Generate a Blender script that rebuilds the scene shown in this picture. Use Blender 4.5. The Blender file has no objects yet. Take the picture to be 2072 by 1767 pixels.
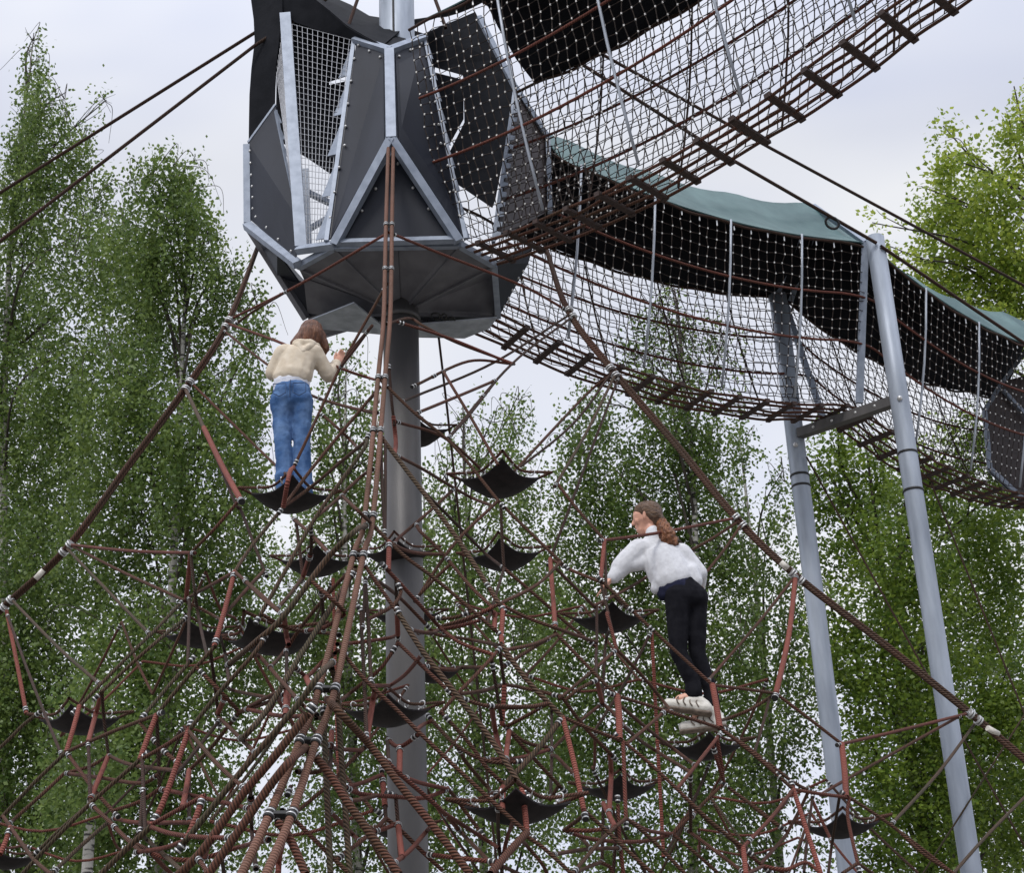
import bpy, math, random
import numpy as np
from mathutils import Matrix, Vector
random.seed(7); rng = np.random.default_rng(11)
D = bpy.data
scn = bpy.context.scene
COL = scn.collection

# ------------------------------------------------------------------ camera
TH = math.radians(25.3); RO = math.radians(2.5); F = 3476.0
C0 = np.array([0, 0, 1.6])
fw = np.array([0, math.cos(TH), math.sin(TH)])
r0 = np.array([1.0, 0, 0]); u0 = np.array([0, -math.sin(TH), math.cos(TH)])
XI = math.cos(RO) * r0 - math.sin(RO) * u0
YI = math.sin(RO) * r0 + math.cos(RO) * u0

def ray(x, y): return fw + ((x - 1036) / F) * XI + ((883.5 - y) / F) * YI
def P(x, y, Y):
    d = ray(x, y); return C0 + d * (Y / d[1])
def PZ(x, y, z):
    d = ray(x, y); return C0 + d * ((z - 1.6) / d[2])
def PD(x, y, zd): return C0 + ray(x, y) * zd
def proj(p):
    v = np.asarray(p) - C0; z = v @ fw
    return 1036 + F * (v @ XI) / z, 883.5 - F * (v @ YI) / z, z

cam_d = D.cameras.new('camera'); cam = D.objects.new('camera', cam_d); COL.objects.link(cam)
cam.matrix_world = Matrix(((XI[0], YI[0], -fw[0], 0), (XI[1], YI[1], -fw[1], 0), (XI[2], YI[2], -fw[2], 1.6), (0, 0, 0, 1)))
cam_d.sensor_width = 36; cam_d.lens = 36 * F / 2072; cam_d.clip_end = 2000; cam_d.clip_start = .1
scn.camera = cam

# ------------------------------------------------------------------ materials
def lin(r, g, b):
    f = lambda c: (c / 255 / 12.92) if c / 255 <= .04045 else ((c / 255 + .055) / 1.055) ** 2.4
    return (f(r), f(g), f(b), 1)

def mat(name, a, b=None, rough=.6, metal=0.0, scale=8.0, bump=0.0, bscale=None, spec=.5, lo=.35, hi=.65, stretch=(1, 1, 1)):
    m = D.materials.new(name); m.use_nodes = True
    N = m.node_tree.nodes; L = m.node_tree.links
    p = N['Principled BSDF']
    p.inputs['Roughness'].default_value = rough; p.inputs['Metallic'].default_value = metal
    p.inputs['Specular IOR Level'].default_value = spec
    tc = N.new('ShaderNodeTexCoord'); mp = N.new('ShaderNodeMapping'); mp.inputs['Scale'].default_value = stretch
    L.new(tc.outputs['Object'], mp.inputs['Vector'])
    nz = N.new('ShaderNodeTexNoise'); nz.inputs['Scale'].default_value = scale; nz.inputs['Detail'].default_value = 6
    L.new(mp.outputs[0], nz.inputs['Vector'])
    rp = N.new('ShaderNodeValToRGB'); rp.color_ramp.elements[0].position = lo; rp.color_ramp.elements[1].position = hi
    rp.color_ramp.elements[0].color = a; rp.color_ramp.elements[1].color = b or a
    L.new(nz.outputs['Fac'], rp.inputs['Fac']); L.new(rp.outputs['Color'], p.inputs['Base Color'])
    if bump:
        n2 = N.new('ShaderNodeTexNoise'); n2.inputs['Scale'].default_value = bscale or scale * 4; n2.inputs['Detail'].default_value = 4
        L.new(mp.outputs[0], n2.inputs['Vector'])
        bp = N.new('ShaderNodeBump'); bp.inputs['Strength'].default_value = bump; bp.inputs['Distance'].default_value = .02
        L.new(n2.outputs['Fac'], bp.inputs['Height']); L.new(bp.outputs[0], p.inputs['Normal'])
    m['p'] = 1
    return m

def rope_mat(name, a, b, groove, turns=55.0, strands=4.0, rings=False):
    """laid rope: helical strands (or whipping rings) from the tube's own UVs; algae / wear patches from noise"""
    m = mat(name, a, b, rough=.75, scale=2.2, spec=.3)
    N = m.node_tree.nodes; L = m.node_tree.links; p = N['Principled BSDF']
    uv = N.new('ShaderNodeUVMap'); sp = N.new('ShaderNodeSeparateXYZ'); L.new(uv.outputs[0], sp.inputs[0])
    m1 = N.new('ShaderNodeMath'); m1.operation = 'MULTIPLY'; m1.inputs[1].default_value = turns * 2 * math.pi
    L.new(sp.outputs[0], m1.inputs[0])
    m2 = N.new('ShaderNodeMath'); m2.operation = 'MULTIPLY_ADD'; m2.inputs[1].default_value = 0 if rings else strands * 2 * math.pi
    L.new(sp.outputs[1], m2.inputs[0]); L.new(m1.outputs[0], m2.inputs[2])
    s = N.new('ShaderNodeMath'); s.operation = 'SINE'; L.new(m2.outputs[0], s.inputs[0])
    mr = N.new('ShaderNodeMapRange'); mr.inputs['From Min'].default_value = -1; mr.inputs['From Max'].default_value = -.35
    L.new(s.outputs[0], mr.inputs['Value'])
    mx = N.new('ShaderNodeMix'); mx.data_type = 'RGBA'; mx.inputs[6].default_value = groove
    src = p.inputs['Base Color'].links[0].from_socket
    L.new(mr.outputs[0], mx.inputs[0]); L.new(src, mx.inputs[7]); L.new(mx.outputs[2], p.inputs['Base Color'])
    bp = N.new('ShaderNodeBump'); bp.inputs['Strength'].default_value = .9; bp.inputs['Distance'].default_value = .004
    L.new(s.outputs[0], bp.inputs['Height']); L.new(bp.outputs[0], p.inputs['Normal'])
    return m

M = {}
M['steel'] = mat('galvanised_steel', lin(150, 156, 166), lin(178, 184, 194), .5, .35, 9, .06, 120, stretch=(1, 1, .35))
M['frame'] = mat('galvanised_frame', lin(128, 137, 152), lin(146, 155, 170), .5, .25, 12, .04, 160)
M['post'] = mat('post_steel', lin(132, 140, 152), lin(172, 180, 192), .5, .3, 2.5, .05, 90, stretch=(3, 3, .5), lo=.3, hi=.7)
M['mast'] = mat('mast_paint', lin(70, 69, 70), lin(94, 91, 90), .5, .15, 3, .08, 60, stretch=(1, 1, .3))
M['panel'] = mat('dark_panel', (.0105, .0125, .020, 1), (.019, .022, .033, 1), .48, 0, 4, .05, 220, spec=.3, stretch=(1, 1, .3))
M['panel2'] = mat('brown_panel', (.035, .026, .026, 1), (.05, .036, .036, 1), .5, 0, 14, .05, 220, spec=.4)
M['under'] = mat('underside_plate', lin(92, 92, 98), lin(112, 112, 118), .5, .2, 5, .06, 70)
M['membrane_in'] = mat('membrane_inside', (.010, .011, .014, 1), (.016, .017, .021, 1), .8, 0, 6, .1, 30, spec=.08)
M['membrane_out'] = mat('membrane_outside', lin(62, 88, 90), lin(88, 114, 114), .6, 0, 2.2, .15, 14, spec=.3)
M['rubber'] = mat('mat_rubber', (.010, .008, .009, 1), (.022, .017, .018, 1), .75, 0, 16, .15, 240, spec=.25)
M['black'] = mat('black_rubber', (.010, .010, .010, 1), (.02, .02, .02, 1), .6)
M['wire'] = mat('wire', lin(150, 152, 158), lin(176, 178, 184), .45, .4, 40)
M['netwire'] = mat('net_rope', (.014, .011, .010, 1), (.05, .036, .030, 1), .8, 0, 25, spec=.25)
M['knot'] = mat('net_ferrule', lin(150, 148, 146), lin(196, 194, 192), .45, .4, 40)
M['tread'] = mat('tread_wood', (.030, .019, .017, 1), (.060, .036, .031, 1), .8, 0, 30, .4, 90)
M['clamp'] = mat('clamp_metal', lin(180, 180, 180), lin(215, 215, 215), .35, .6, 60)
M['tag'] = mat('white_sleeve', lin(196, 190, 180), lin(226, 222, 214), .6, 0, 40)
M['rope'] = rope_mat('brown_rope', (.150, .056, .036, 1), (.105, .052, .029, 1), (.018, .009, .006, 1))
M['rope_red'] = rope_mat('red_rope', (.215, .064, .044, 1), (.160, .056, .038, 1), (.040, .013, .010, 1))
M['rope_dark'] = rope_mat('dark_rope', (.075, .032, .022, 1), (.060, .034, .021, 1), (.010, .006, .004, 1))
M['rope_green'] = rope_mat('mossy_rope', (.120, .068, .042, 1), (.085, .066, .037, 1), (.014, .011, .007, 1), 40)
M['sleeve'] = rope_mat('salmon_sleeve', (.300, .088, .062, 1), (.215, .066, .048, 1), (.125, .036, .028, 1), 60, rings=True)
M['corner'] = rope_mat('corner_rope', (.105, .045, .028, 1), (.080, .046, .028, 1), (.02, .011, .008, 1), 40)
M['whipped'] = rope_mat('whipped_rope', (.230, .115, .080, 1), (.165, .088, .058, 1), (.10, .05, .036, 1), 58, rings=True)
M['bark'] = mat('birch_bark', (.42, .40, .37, 1), (.035, .032, .03, 1), .8, 0, 4, .4, 30, lo=.52, hi=.60, stretch=(1, 1, 4))
M['bark2'] = mat('brown_bark', (.035, .028, .022, 1), (.075, .062, .05, 1), .9, 0, 8, .6, 30, stretch=(1, 1, .3))
M['ground'] = mat('ground_sand', (.20, .185, .165, 1), (.14, .135, .115, 1), .95, 0, .25, .4, 20)
M['skin'] = mat('skin', lin(216, 162, 138), lin(226, 172, 150), .5, 0, 25)
M['lip'] = mat('lip', lin(176, 98, 92), None, .5)
M['eye'] = mat('eye', (.02, .014, .012, 1), None, .25)
M['hair_auburn'] = mat('auburn_hair', (.085, .030, .014, 1), (.19, .075, .034, 1), .45, 0, 60, .8, 120, stretch=(1, 1, .12))
M['hair_brown'] = mat('brown_hair', (.065, .034, .018, 1), (.15, .080, .040, 1), .42, 0, 60, .8, 120, stretch=(.25, 1, 1))
M['hair_tail'] = mat('copper_tail', (.12, .042, .018, 1), (.30, .12, .05, 1), .42, 0, 45, .9, 70, stretch=(1, 1, .4))
M['hoodie'] = mat('beige_fleece', lin(200, 186, 166), lin(214, 202, 184), .95, 0, 20, .10, 200, spec=.15)
M['tee'] = mat('white_cotton', lin(206, 210, 222), lin(228, 230, 238), .9, 0, 25, .2, 40, spec=.2)
M['jeans'] = mat('blue_denim', (.050, .115, .27, 1), (.14, .24, .44, 1), .9, 0, 9, .3, 160, spec=.15, lo=.38, hi=.68)
M['jeans_seam'] = mat('denim_seam', (.03, .06, .14, 1), (.05, .09, .18, 1), .9)
M['knit'] = mat('white_knit', lin(208, 209, 214), lin(222, 223, 228), .95, 0, 40, .12, 240, spec=.15)
M['leggings'] = mat('black_leggings', (.006, .006, .009, 1), (.012, .012, .016, 1), .85, 0, 20, .1, 90, spec=.12)
M['navy'] = mat('navy_shirt', (.012, .014, .035, 1), (.02, .022, .05, 1), .9, 0, 20, spec=.2)
M['shoe'] = mat('white_sneaker', lin(206, 202, 192), lin(228, 224, 216), .55, 0, 30)
M['sole'] = mat('sneaker_sole', lin(90, 78, 68), lin(130, 116, 104), .8, 0, 30)

def leaf_mat(name, a, b, trans):
    m = D.materials.new(name); m.use_nodes = True
    N = m.node_tree.nodes; L = m.node_tree.links; p = N['Principled BSDF']; out = N['Material Output']
    at = N.new('ShaderNodeAttribute'); at.attribute_name = 'hue'
    rp = N.new('ShaderNodeValToRGB'); rp.color_ramp.elements[0].color = a; rp.color_ramp.elements[1].color = b
    L.new(at.outputs['Fac'], rp.inputs['Fac']); L.new(rp.outputs[0], p.inputs['Base Color'])
    p.inputs['Roughness'].default_value = .42; p.inputs['Specular IOR Level'].default_value = .35
    tr = N.new('ShaderNodeBsdfTranslucent'); hs = N.new('ShaderNodeHueSaturation'); hs.inputs['Value'].default_value = 1.7; hs.inputs['Hue'].default_value = .485
    L.new(rp.outputs[0], hs.inputs['Color']); L.new(hs.outputs[0], tr.inputs['Color'])
    ms = N.new('ShaderNodeMixShader'); ms.inputs[0].default_value = trans
    L.new(p.outputs[0], ms.inputs[1]); L.new(tr.outputs[0], ms.inputs[2]); L.new(ms.outputs[0], out.inputs['Surface'])
    return m
M['leaf_birch'] = leaf_mat('birch_leaf', (.062, .112, .026, 1), (.170, .240, .062, 1), .36)
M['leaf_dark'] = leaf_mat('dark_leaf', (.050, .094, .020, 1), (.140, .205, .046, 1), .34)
M['leaf_maple'] = leaf_mat('maple_leaf', (.120, .190, .024, 1), (.280, .350, .055, 1), .45)
M['leaf_lime'] = leaf_mat('lime_leaf', (.066, .124, .018, 1), (.190, .270, .042, 1), .4)

# ------------------------------------------------------------------ mesh builder
def norm(v): v = np.asarray(v, float); return v / (np.linalg.norm(v) + 1e-12)
class MB:
    def __init__(s): s.v = []; s.f = []; s.uv = []; s.mi = []; s.sm = []; s.n = 0
    def add(s, verts, faces, uvs=None, mi=0, smooth=False):
        o = s.n; s.v.append(np.asarray(verts, float)); s.n += len(verts)
        for k, f in enumerate(faces):
            s.f.append([i + o for i in f]); s.mi.append(mi); s.sm.append(smooth)
            s.uv.append(uvs[k] if uvs else [(0, 0)] * len(f))
    def tube(s, pts, r, sides=8, cap=False, mi=0, smooth=True, prof=None):
        pts = np.asarray(pts, float); n = len(pts)
        rr = np.full(n, r) if np.isscalar(r) else np.asarray(r, float)
        t = np.gradient(pts, axis=0); t /= (np.linalg.norm(t, axis=1)[:, None] + 1e-12)
        a = np.array([0, 0, 1.]) if abs(t[0][2]) < .9 else np.array([1., 0, 0])
        u = norm(np.cross(a, t[0])); V = []; ln = 0; lens = []
        ang = np.arange(sides) / sides * 2 * math.pi
        for i in range(n):
            u = norm(u - t[i] * (u @ t[i])); w = np.cross(t[i], u)
            if i: ln += np.linalg.norm(pts[i] - pts[i - 1])
            lens.append(ln)
            V.append(pts[i] + rr[i] * (np.cos(ang)[:, None] * u + np.sin(ang)[:, None] * w))
        V = np.concatenate(V); fs = []; uv = []
        for i in range(n - 1):
            for k in range(sides):
                k2 = (k + 1) % sides
                fs.append([i * sides + k, i * sides + k2, (i + 1) * sides + k2, (i + 1) * sides + k])
                uv.append([(lens[i], k / sides), (lens[i], (k + 1) / sides), (lens[i + 1], (k + 1) / sides), (lens[i + 1], k / sides)])
        if cap:
            fs.append(list(range(sides))[::-1]); uv.append([(0, 0)] * sides)
            fs.append([(n - 1) * sides + k for k in range(sides)]); uv.append([(0, 0)] * sides)
        s.add(V, fs, uv, mi, smooth); 
        if cap: s.sm[-1] = s.sm[-2] = False
        return s
    def box(s, c, ax, ay, az, mi=0):
        c, ax, ay, az = map(lambda q: np.asarray(q, float), (c, ax, ay, az))
        V = [c + i * ax + j * ay + k * az for i in (-1, 1) for j in (-1, 1) for k in (-1, 1)]
        s.add(V, [[0, 1, 3, 2], [4, 6, 7, 5], [0, 4, 5, 1], [2, 3, 7, 6], [0, 2, 6, 4], [1, 5, 7, 3]], None, mi); return s
    def bar(s, a, b, w, h, up=(0, 0, 1), mi=0):
        a = np.asarray(a, float); b = np.asarray(b, float); t = norm(b - a); x = norm(np.cross(t, up)); y = np.cross(x, t)
        return s.box((a + b) / 2, (b - a) / 2, x * w / 2, y * h / 2, mi)
    def slab(s, poly, th, nrm=None, mi=0, mi2=None):
        poly = np.asarray(poly, float); n = len(poly)
        if nrm is None:
            nrm = np.zeros(3)
            for i in range(n): nrm += np.cross(poly[i], poly[(i + 1) % n])
        nrm = norm(nrm); V = np.concatenate([poly + nrm * th / 2, poly - nrm * th / 2])
        fs = [list(range(n)), [n + i for i in range(n)][::-1]] + [[i, n + i, n + (i + 1) % n, (i + 1) % n][::-1] for i in range(n)]
        o = len(s.f); s.add(V, fs, None, mi)
        if mi2 is not None: s.mi[o + 1] = mi2
        return s
    def sheet(s, G, th, mi=0, mi2=None, smooth=True):
        """grid of points (a,b,3) made into a thin closed sheet"""
        G = np.asarray(G, float); a, b = G.shape[:2]
        du = np.gradient(G, axis=0); dv = np.gradient(G, axis=1); nn = np.cross(du, dv); nn /= np.linalg.norm(nn, axis=2)[..., None] + 1e-12
        T = (G + nn * th / 2).reshape(-1, 3); B = (G - nn * th / 2).reshape(-1, 3)
        idx = lambda i, j: i * b + j
        f1 = [[idx(i, j), idx(i + 1, j), idx(i + 1, j + 1), idx(i, j + 1)] for i in range(a - 1) for j in range(b - 1)]
        s.add(T, f1, None, mi, smooth); s.add(B, [q[::-1] for q in f1], None, mi if mi2 is None else mi2, smooth)
        rim = [(i, 0) for i in range(a)] + [(a - 1, j) for j in range(1, b)] + [(i, b - 1) for i in range(a - 2, -1, -1)] + [(0, j) for j in range(b - 2, 0, -1)]
        k = len(rim); R = np.concatenate([[T[idx(*q)] for q in rim], [B[idx(*q)] for q in rim]])
        s.add(R, [[i, (i + 1) % k, k + (i + 1) % k, k + i] for i in range(k)], None, mi)
        return s
    def ball(s, c, r, seg=8, mi=0, ax=None):
        c = np.asarray(c, float); V = []; fs = []
        ax = np.eye(3) if ax is None else ax
        rr = np.array([r] * 3 if np.isscalar(r) else r)
        for i in range(seg + 1):
            th = math.pi * i / seg
            for j in range(seg * 2):
                ph = math.pi * j / seg
                q = np.array([math.sin(th) * math.cos(ph), math.sin(th) * math.sin(ph), math.cos(th)]) * rr
                V.append(c + q @ ax)
        w = seg * 2
        for i in range(seg):
            for j in range(w): fs.append([i * w + j, (i + 1) * w + j, (i + 1) * w + (j + 1) % w, i * w + (j + 1) % w])
        s.add(V, fs, None, mi, True); return s
    def cone(s, p0, r0_, p1, r1_, w=None, k=1.0, seg=12):
        """tapered capsule; cross-section stretched by k along the direction w"""
        p0 = np.asarray(p0, float); p1 = np.asarray(p1, float); t = norm(p1 - p0)
        w = norm((w if w is not None else (1, 0.3, 0.2))); w = norm(w - t * (w @ t)); q = np.cross(t, w)
        st = [(p0 - t * r0_ * c, r0_ * sn) for c, sn in ((.97, .24), (.8, .6), (.45, .89))] + [(p0 + (p1 - p0) * x, r0_ + (r1_ - r0_) * x) for x in (0, .33, .67, 1)] + \
             [(p1 + t * r1_ * c, r1_ * sn) for c, sn in ((.45, .89), (.8, .6), (.97, .24))]
        V = []
        for c, r in st:
            for j in range(seg):
                a = 2 * math.pi * j / seg; V.append(c + r * (math.cos(a) * k * w + math.sin(a) * q))
        fs = [[i * seg + j, i * seg + (j + 1) % seg, (i + 1) * seg + (j + 1) % seg, (i + 1) * seg + j] for i in range(len(st) - 1) for j in range(seg)]
        fs += [list(range(seg))[::-1], [(len(st) - 1) * seg + j for j in range(seg)]]
        s.add(V, fs, None, 0, True); return s
    def mesh(s, name):
        me = D.meshes.new(name)
        V = np.concatenate(s.v).astype(np.float32); tot = np.array([len(f) for f in s.f], np.int32)
        flat = np.fromiter((i for f in s.f for i in f), np.int32, int(tot.sum()))
        me.vertices.add(len(V)); me.vertices.foreach_set('co', V.ravel())
        me.loops.add(len(flat)); me.loops.foreach_set('vertex_index', flat)
        me.polygons.add(len(tot)); st = np.zeros(len(tot), np.int32); st[1:] = np.cumsum(tot)[:-1]
        me.polygons.foreach_set('loop_start', st)
        me.polygons.foreach_set('material_index', np.array(s.mi, np.int32)); me.polygons.foreach_set('use_smooth', np.array(s.sm, bool))
        uv = me.uv_layers.new(name='UVMap'); uv.data.foreach_set('uv', np.array([c for f in s.uv for c in f], np.float32).ravel())
        me.update(calc_edges=True); me.validate()
        return me
    def build(s, name, mats, parent=None, label=None, kind=None):
        me = s.mesh(name); o = D.objects.new(name, me); COL.objects.link(o)
        for m in (mats if isinstance(mats, (list, tuple)) else [mats]): me.materials.append(m)
        if parent: attach(o, parent)
        if label: o['label'] = label
        if kind: o['kind'] = kind
        return o

def attach(o, parent):
    o.parent = parent
    if parent.type == 'EMPTY': o.matrix_parent_inverse = Matrix.Translation(-Vector(parent.location))
def thing(name, label, cat, loc, group=None):
    o = D.objects.new(name, None); COL.objects.link(o); o.location = [float(c) for c in loc]; o.empty_display_size = .2
    o['label'] = label; o['category'] = cat
    if group: o['group'] = group
    return o
def tag(o, label, cat, group=None):
    o['label'] = label; o['category'] = cat
    if group: o['group'] = group
    return o

def spline(pts, n=6):
    pts = np.asarray(pts, float)
    if len(pts) < 3: return np.array([pts[0] + (pts[1] - pts[0]) * k / 4 for k in range(5)])
    q = np.concatenate([[2 * pts[0] - pts[1]], pts, [2 * pts[-1] - pts[-2]]]); out = []
    for i in range(1, len(q) - 2):
        for k in range(n):
            t = k / n; a, b, c, d = q[i - 1], q[i], q[i + 1], q[i + 2]
            out.append(.5 * (2 * b + (c - a) * t + (2 * a - 5 * b + 4 * c - d) * t * t + (3 * b - a - 3 * c + d) * t ** 3))
    out.append(pts[-1]); return np.array(out)

# ------------------------------------------------------------------ ground
g = MB(); g.sheet([[(x, y, 0) for y in np.linspace(-150, 250, 9)] for x in np.linspace(-200, 200, 9)], .02, smooth=False)
o = g.build('ground', M['ground']); o['kind'] = 'structure'

# ------------------------------------------------------------------ mast
MX, MY = -0.925, 13.1
mast = thing('mast', 'thick grey steel mast standing behind the rope net and running up through the dark tower', 'mast', (MX, MY, 0))
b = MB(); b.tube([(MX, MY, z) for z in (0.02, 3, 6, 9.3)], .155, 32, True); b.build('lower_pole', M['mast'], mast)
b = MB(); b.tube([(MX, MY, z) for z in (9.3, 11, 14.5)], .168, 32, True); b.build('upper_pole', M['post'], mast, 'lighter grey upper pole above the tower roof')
b = MB(); b.tube([(MX, MY, 8.94), (MX, MY, 9.0)], .172, 32, True); b.build('collar', M['mast'], mast)
b = MB(); b.tube([(MX - .02, MY - .172, z) for z in (10.2, 11.9, 14.4)], .010, 8, True); b.build('cable', M['black'], mast)

# ------------------------------------------------------------------ faceted tower cabin
def q(zx, zy, Y): return P(441.9 + .4 * zx, .4 * zy, Y)
FZ = 9.2
tower = thing('climbing_tower', 'dark faceted tower cabin with grey steel frame on top of the mast', 'tower', (MX, MY, FZ))
Ft, Fm = q(865, 255, 12.35), q(875, 705, 12.0)
BL, BR = q(588, 1240, 12.2), q(1215, 1222, 12.2)
PLt, PRt = q(690, 200, 12.55), q(1045, 190, 12.55)
La, Lb, Lc, Ld, Le = q(290, 530, 12.95), q(152, 722, 13.0), q(146, 1140, 13.0), q(402, 1338, 12.45), q(392, 1090, 12.5)
Pt, Pb = q(338, 70, 12.75), q(418, 1250, 12.4)

def frame(pts, w, h, up=(0, -1, .4)):
    for a, c in zip(pts[:-1], pts[1:]):
        m = MB(); m.bar(a, c, w, h, up); m.build('frame_bar', M['frame'], tower)
frame([Ft, Fm], .085, .07); frame([Fm, BL], .072, .07); frame([Fm, BR], .072, .07)
frame([BL + [.03, 0, .02], BR + [-.03, 0, .02]], .05, .05)
frame([Ft, PLt], .07, .06); frame([Ft, PRt], .07, .06)
frame([Pt, Pb], .10, .05); frame([Pb + [-.03, 0, -.03], BL], .06, .06)
frame([q(143, 735, 13.0), Lc + [0, 0, .02]], .06, .05); frame([Lc, Ld], .08, .06)
frame([Lb, La], .02, .03)
# front panels
def panel(poly, lab=None, m='panel', th=.014, bolts=None, name='panel'):
    b = MB(); b.slab(poly, th); o = b.build(name, M[m], tower, lab)
    if bolts:
        k = MB()
        poly = np.asarray(poly); c = poly.mean(0)
        nn = norm(np.cross(poly[1] - poly[0], poly[2] - poly[0])); nn = nn if nn @ (C0 - c) > 0 else -nn
        for (i, j, n) in bolts:
            for t in np.linspace(.08, .92, n):
                a = poly[i] + (poly[j] - poly[i]) * t; a = a + norm(c - a) * .05 + nn * .012
                k.ball(a, .014, 4)
        k.build('bolt', M['clamp'], o, kind='stuff')
    return o
def inset(a, c, d=.03): return a + norm(c - a) * d
panel([PLt + [.02, 0, -.02], Ft + [-.05, .02, -.03], Fm + [-.06, .02, 0], BL + [-.03, .02, .08], BL + [-.07, .02, .06]], bolts=[(0, 4, 8), (0, 1, 3)])
panel([Ft + [.05, .02, -.03], PRt + [-.02, 0, -.02], BR + [.05, .02, .04], BR + [.02, .02, .08], Fm + [.06, .02, 0]], bolts=[(1, 2, 8), (0, 1, 3)])
tri = [Fm + [0, .16, -.02], BL + [.0, .03, .02], BR + [.0, .03, .02]]
panel(tri, 'triangular dark panel behind the twin corner ropes', bolts=[(0, 1, 4), (0, 2, 4), (1, 2, 3)])
# serrated edge strips beside the two front panels
for (a, c, s) in ((PLt + [-.01, .01, 0], BL + [-.07, .01, .05], -1), (PRt, BR + [.06, .01, .03], 1)):
    m = MB(); m.bar(a, c, .035, .03, (0, -1, .3))
    n = 5 if s < 0 else 9
    for k in range(n):
        t0_, t1_ = k / n + .02, (k + .93) / n
        A, B_ = a + (c - a) * t0_, a + (c - a) * t1_
        wd = .10 if s < 0 else .035
        m.slab([A, B_, B_ + [s * wd, .06, .02], A + [s * .02, .04, 0]], .006)
    m.build('edge_strip', M['frame'], tower)
# far-left panel and curtain
panel([La, Lb, q(160, 1110, 13.0), q(395, 1310, 12.47), Le], 'dark side panel with light frame at its left and foot', bolts=[(1, 2, 6), (2, 3, 4)])
cur = [[q(160, -60, 13.0), q(330, -60, 12.8)], [q(182, 100, 13.0), q(325, 75, 12.8)], [q(187, 210, 13.0), q(318, 140, 12.8)], [q(170, 350, 13.0), q(305, 250, 12.84)],
       [q(160, 480, 13.0), q(293, 340, 12.88)], [q(157, 600, 13.0), q(288, 440, 12.92)], [q(155, 715, 13.0), q(287, 522, 12.95)]]
b = MB(); b.sheet(cur, .02); b.build('side_curtain', M['membrane_in'], tower)
# slatted mesh wedge seen edge-on
b = MB()
for k in range(9):
    t = k / 8
    a = q(292, 350, 12.9) * (1 - t) + q(326, 130, 12.8) * t; c = q(385, 1070, 12.55) * (1 - t) + q(396, 1230, 12.42) * t
    b.tube([a, c], .0045, 4)
b.build('wire_mesh', M['wire'], tower)
m = MB(); A, B_ = q(290, 560, 12.92), q(388, 1075, 12.53)
m.bar(A, B_, .02, .03)
for k in range(6):
    t0_ = k / 6; m.slab([A + (B_ - A) * t0_, A + (B_ - A) * (t0_ + .13), A + (B_ - A) * (t0_ + .12) + [.035, .01, 0], A + (B_ - A) * (t0_ + .03) + [.02, .01, 0]], .006)
m.build('edge_strip', M['frame'], tower)
# wire mesh of the left opening
b = MB(); c00, c10, c01, c11 = q(372, 120, 12.72), q(690, 205, 12.56), q(425, 1245, 12.42), q(570, 1240, 12.25)
def bil(u, v): return (c00 * (1 - u) + c10 * u) * (1 - v) + (c01 * (1 - u) + c11 * u) * v
for k in range(13): b.tube([bil(k / 12, v) for v in np.linspace(0, 1, 4)], .0032, 4)
for k in range(38): b.tube([bil(u, k / 37) for u in np.linspace(0, 1, 3)], .0026, 4)
b.build('wire_mesh', M['wire'], tower, 'square wire mesh closing the left opening')
# roof: low tent of dark fabric with a steep valley at the front rib
edge = [q(318, -40, 12.8), q(420, -30, 12.7), q(490, 0, 12.66), (q(560, 55, 12.62)), q(650, 132, 12.52), q(740, 185, 12.45), q(830, 232, 12.38)]
low = [q(322, 40, 12.83), q(385, 110, 12.78), q(470, 140, 12.74), q(540, 160, 12.7), q(620, 185, 12.66), q(690, 212, 12.6), q(828, 250, 12.42)]
b = MB(); b.sheet([edge, low], .016); b.build('roof_valance', M['membrane_in'], tower)
apex = np.array([MX, MY, 12.05])
b = MB(); back = [q(250, 60, 14.3), q(420, 0, 14.4), q(600, 40, 14.5), q(760, 90, 14.5), q(860, 130, 14.5), q(1000, 120, 14.5), q(1120, 80, 14.5)]
b.sheet([edge, [(a + c) / 2 + [0, 0, .12] for a, c in zip(edge, back)], back], .016, 0, 0); b.build('roof_membrane', M['membrane_in'], tower)
b = MB(); hook = MB()
for k in range(1, 12):
    t = k / 12 * 6; i = int(min(t, 5)); a = edge[i] + (edge[i + 1] - edge[i]) * (t - i)
    b.bar(a + [0, -.01, -.015], a + [0, -.01, .05], .012, .012)
b.build('hook', M['black'], tower, kind='stuff')
b = MB(); b.sheet([[q(778, 208, 12.5), q(830, 228, 12.42), q(868, 240, 12.38), q(905, 225, 12.42), q(952, 200, 12.5)], [q(790, 202, 12.9), q(835, 186, 12.9), q(872, 176, 12.92), q(905, 186, 12.9), q(945, 196, 12.9)]], .015)
b.build('mast_boot', M['membrane_in'], tower)
# back walls, seen through the openings
panel([q(300, 40, 14.0), q(690, 190, 14.3), q(690, 370, 14.3), q(560, 412, 14.2), q(560, 430, 14.2), q(640, 412, 14.3), q(650, 560, 14.3), q(585, 890, 14.2), q(455, 800, 14.1), q(290, 700, 14.0)], 'dark rear wall behind the left wire mesh', 'membrane_in')
frame([q(440, 860, 14.1), q(452, 1250, 13.9)], .07, .05); frame([q(425, 960, 14.1), q(570, 1030, 14.2)], .06, .04); frame([q(440, 1170, 14.0), q(575, 1090, 14.2)], .05, .04)
panel([q(880, 120, 14.6), q(1040, 170, 14.6), q(1300, 60, 14.5), q(1420, 300, 14.4), q(1240, 402, 14.5), q(1236, 378, 14.5), q(1095, 338, 14.6), q(1093, 366, 14.6), q(1240, 404, 14.5), q(1240, 600, 14.5), q(1165, 735, 14.5), q(880, 600, 14.6)], 'dark rear wall with a slot window', 'membrane_in')
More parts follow.
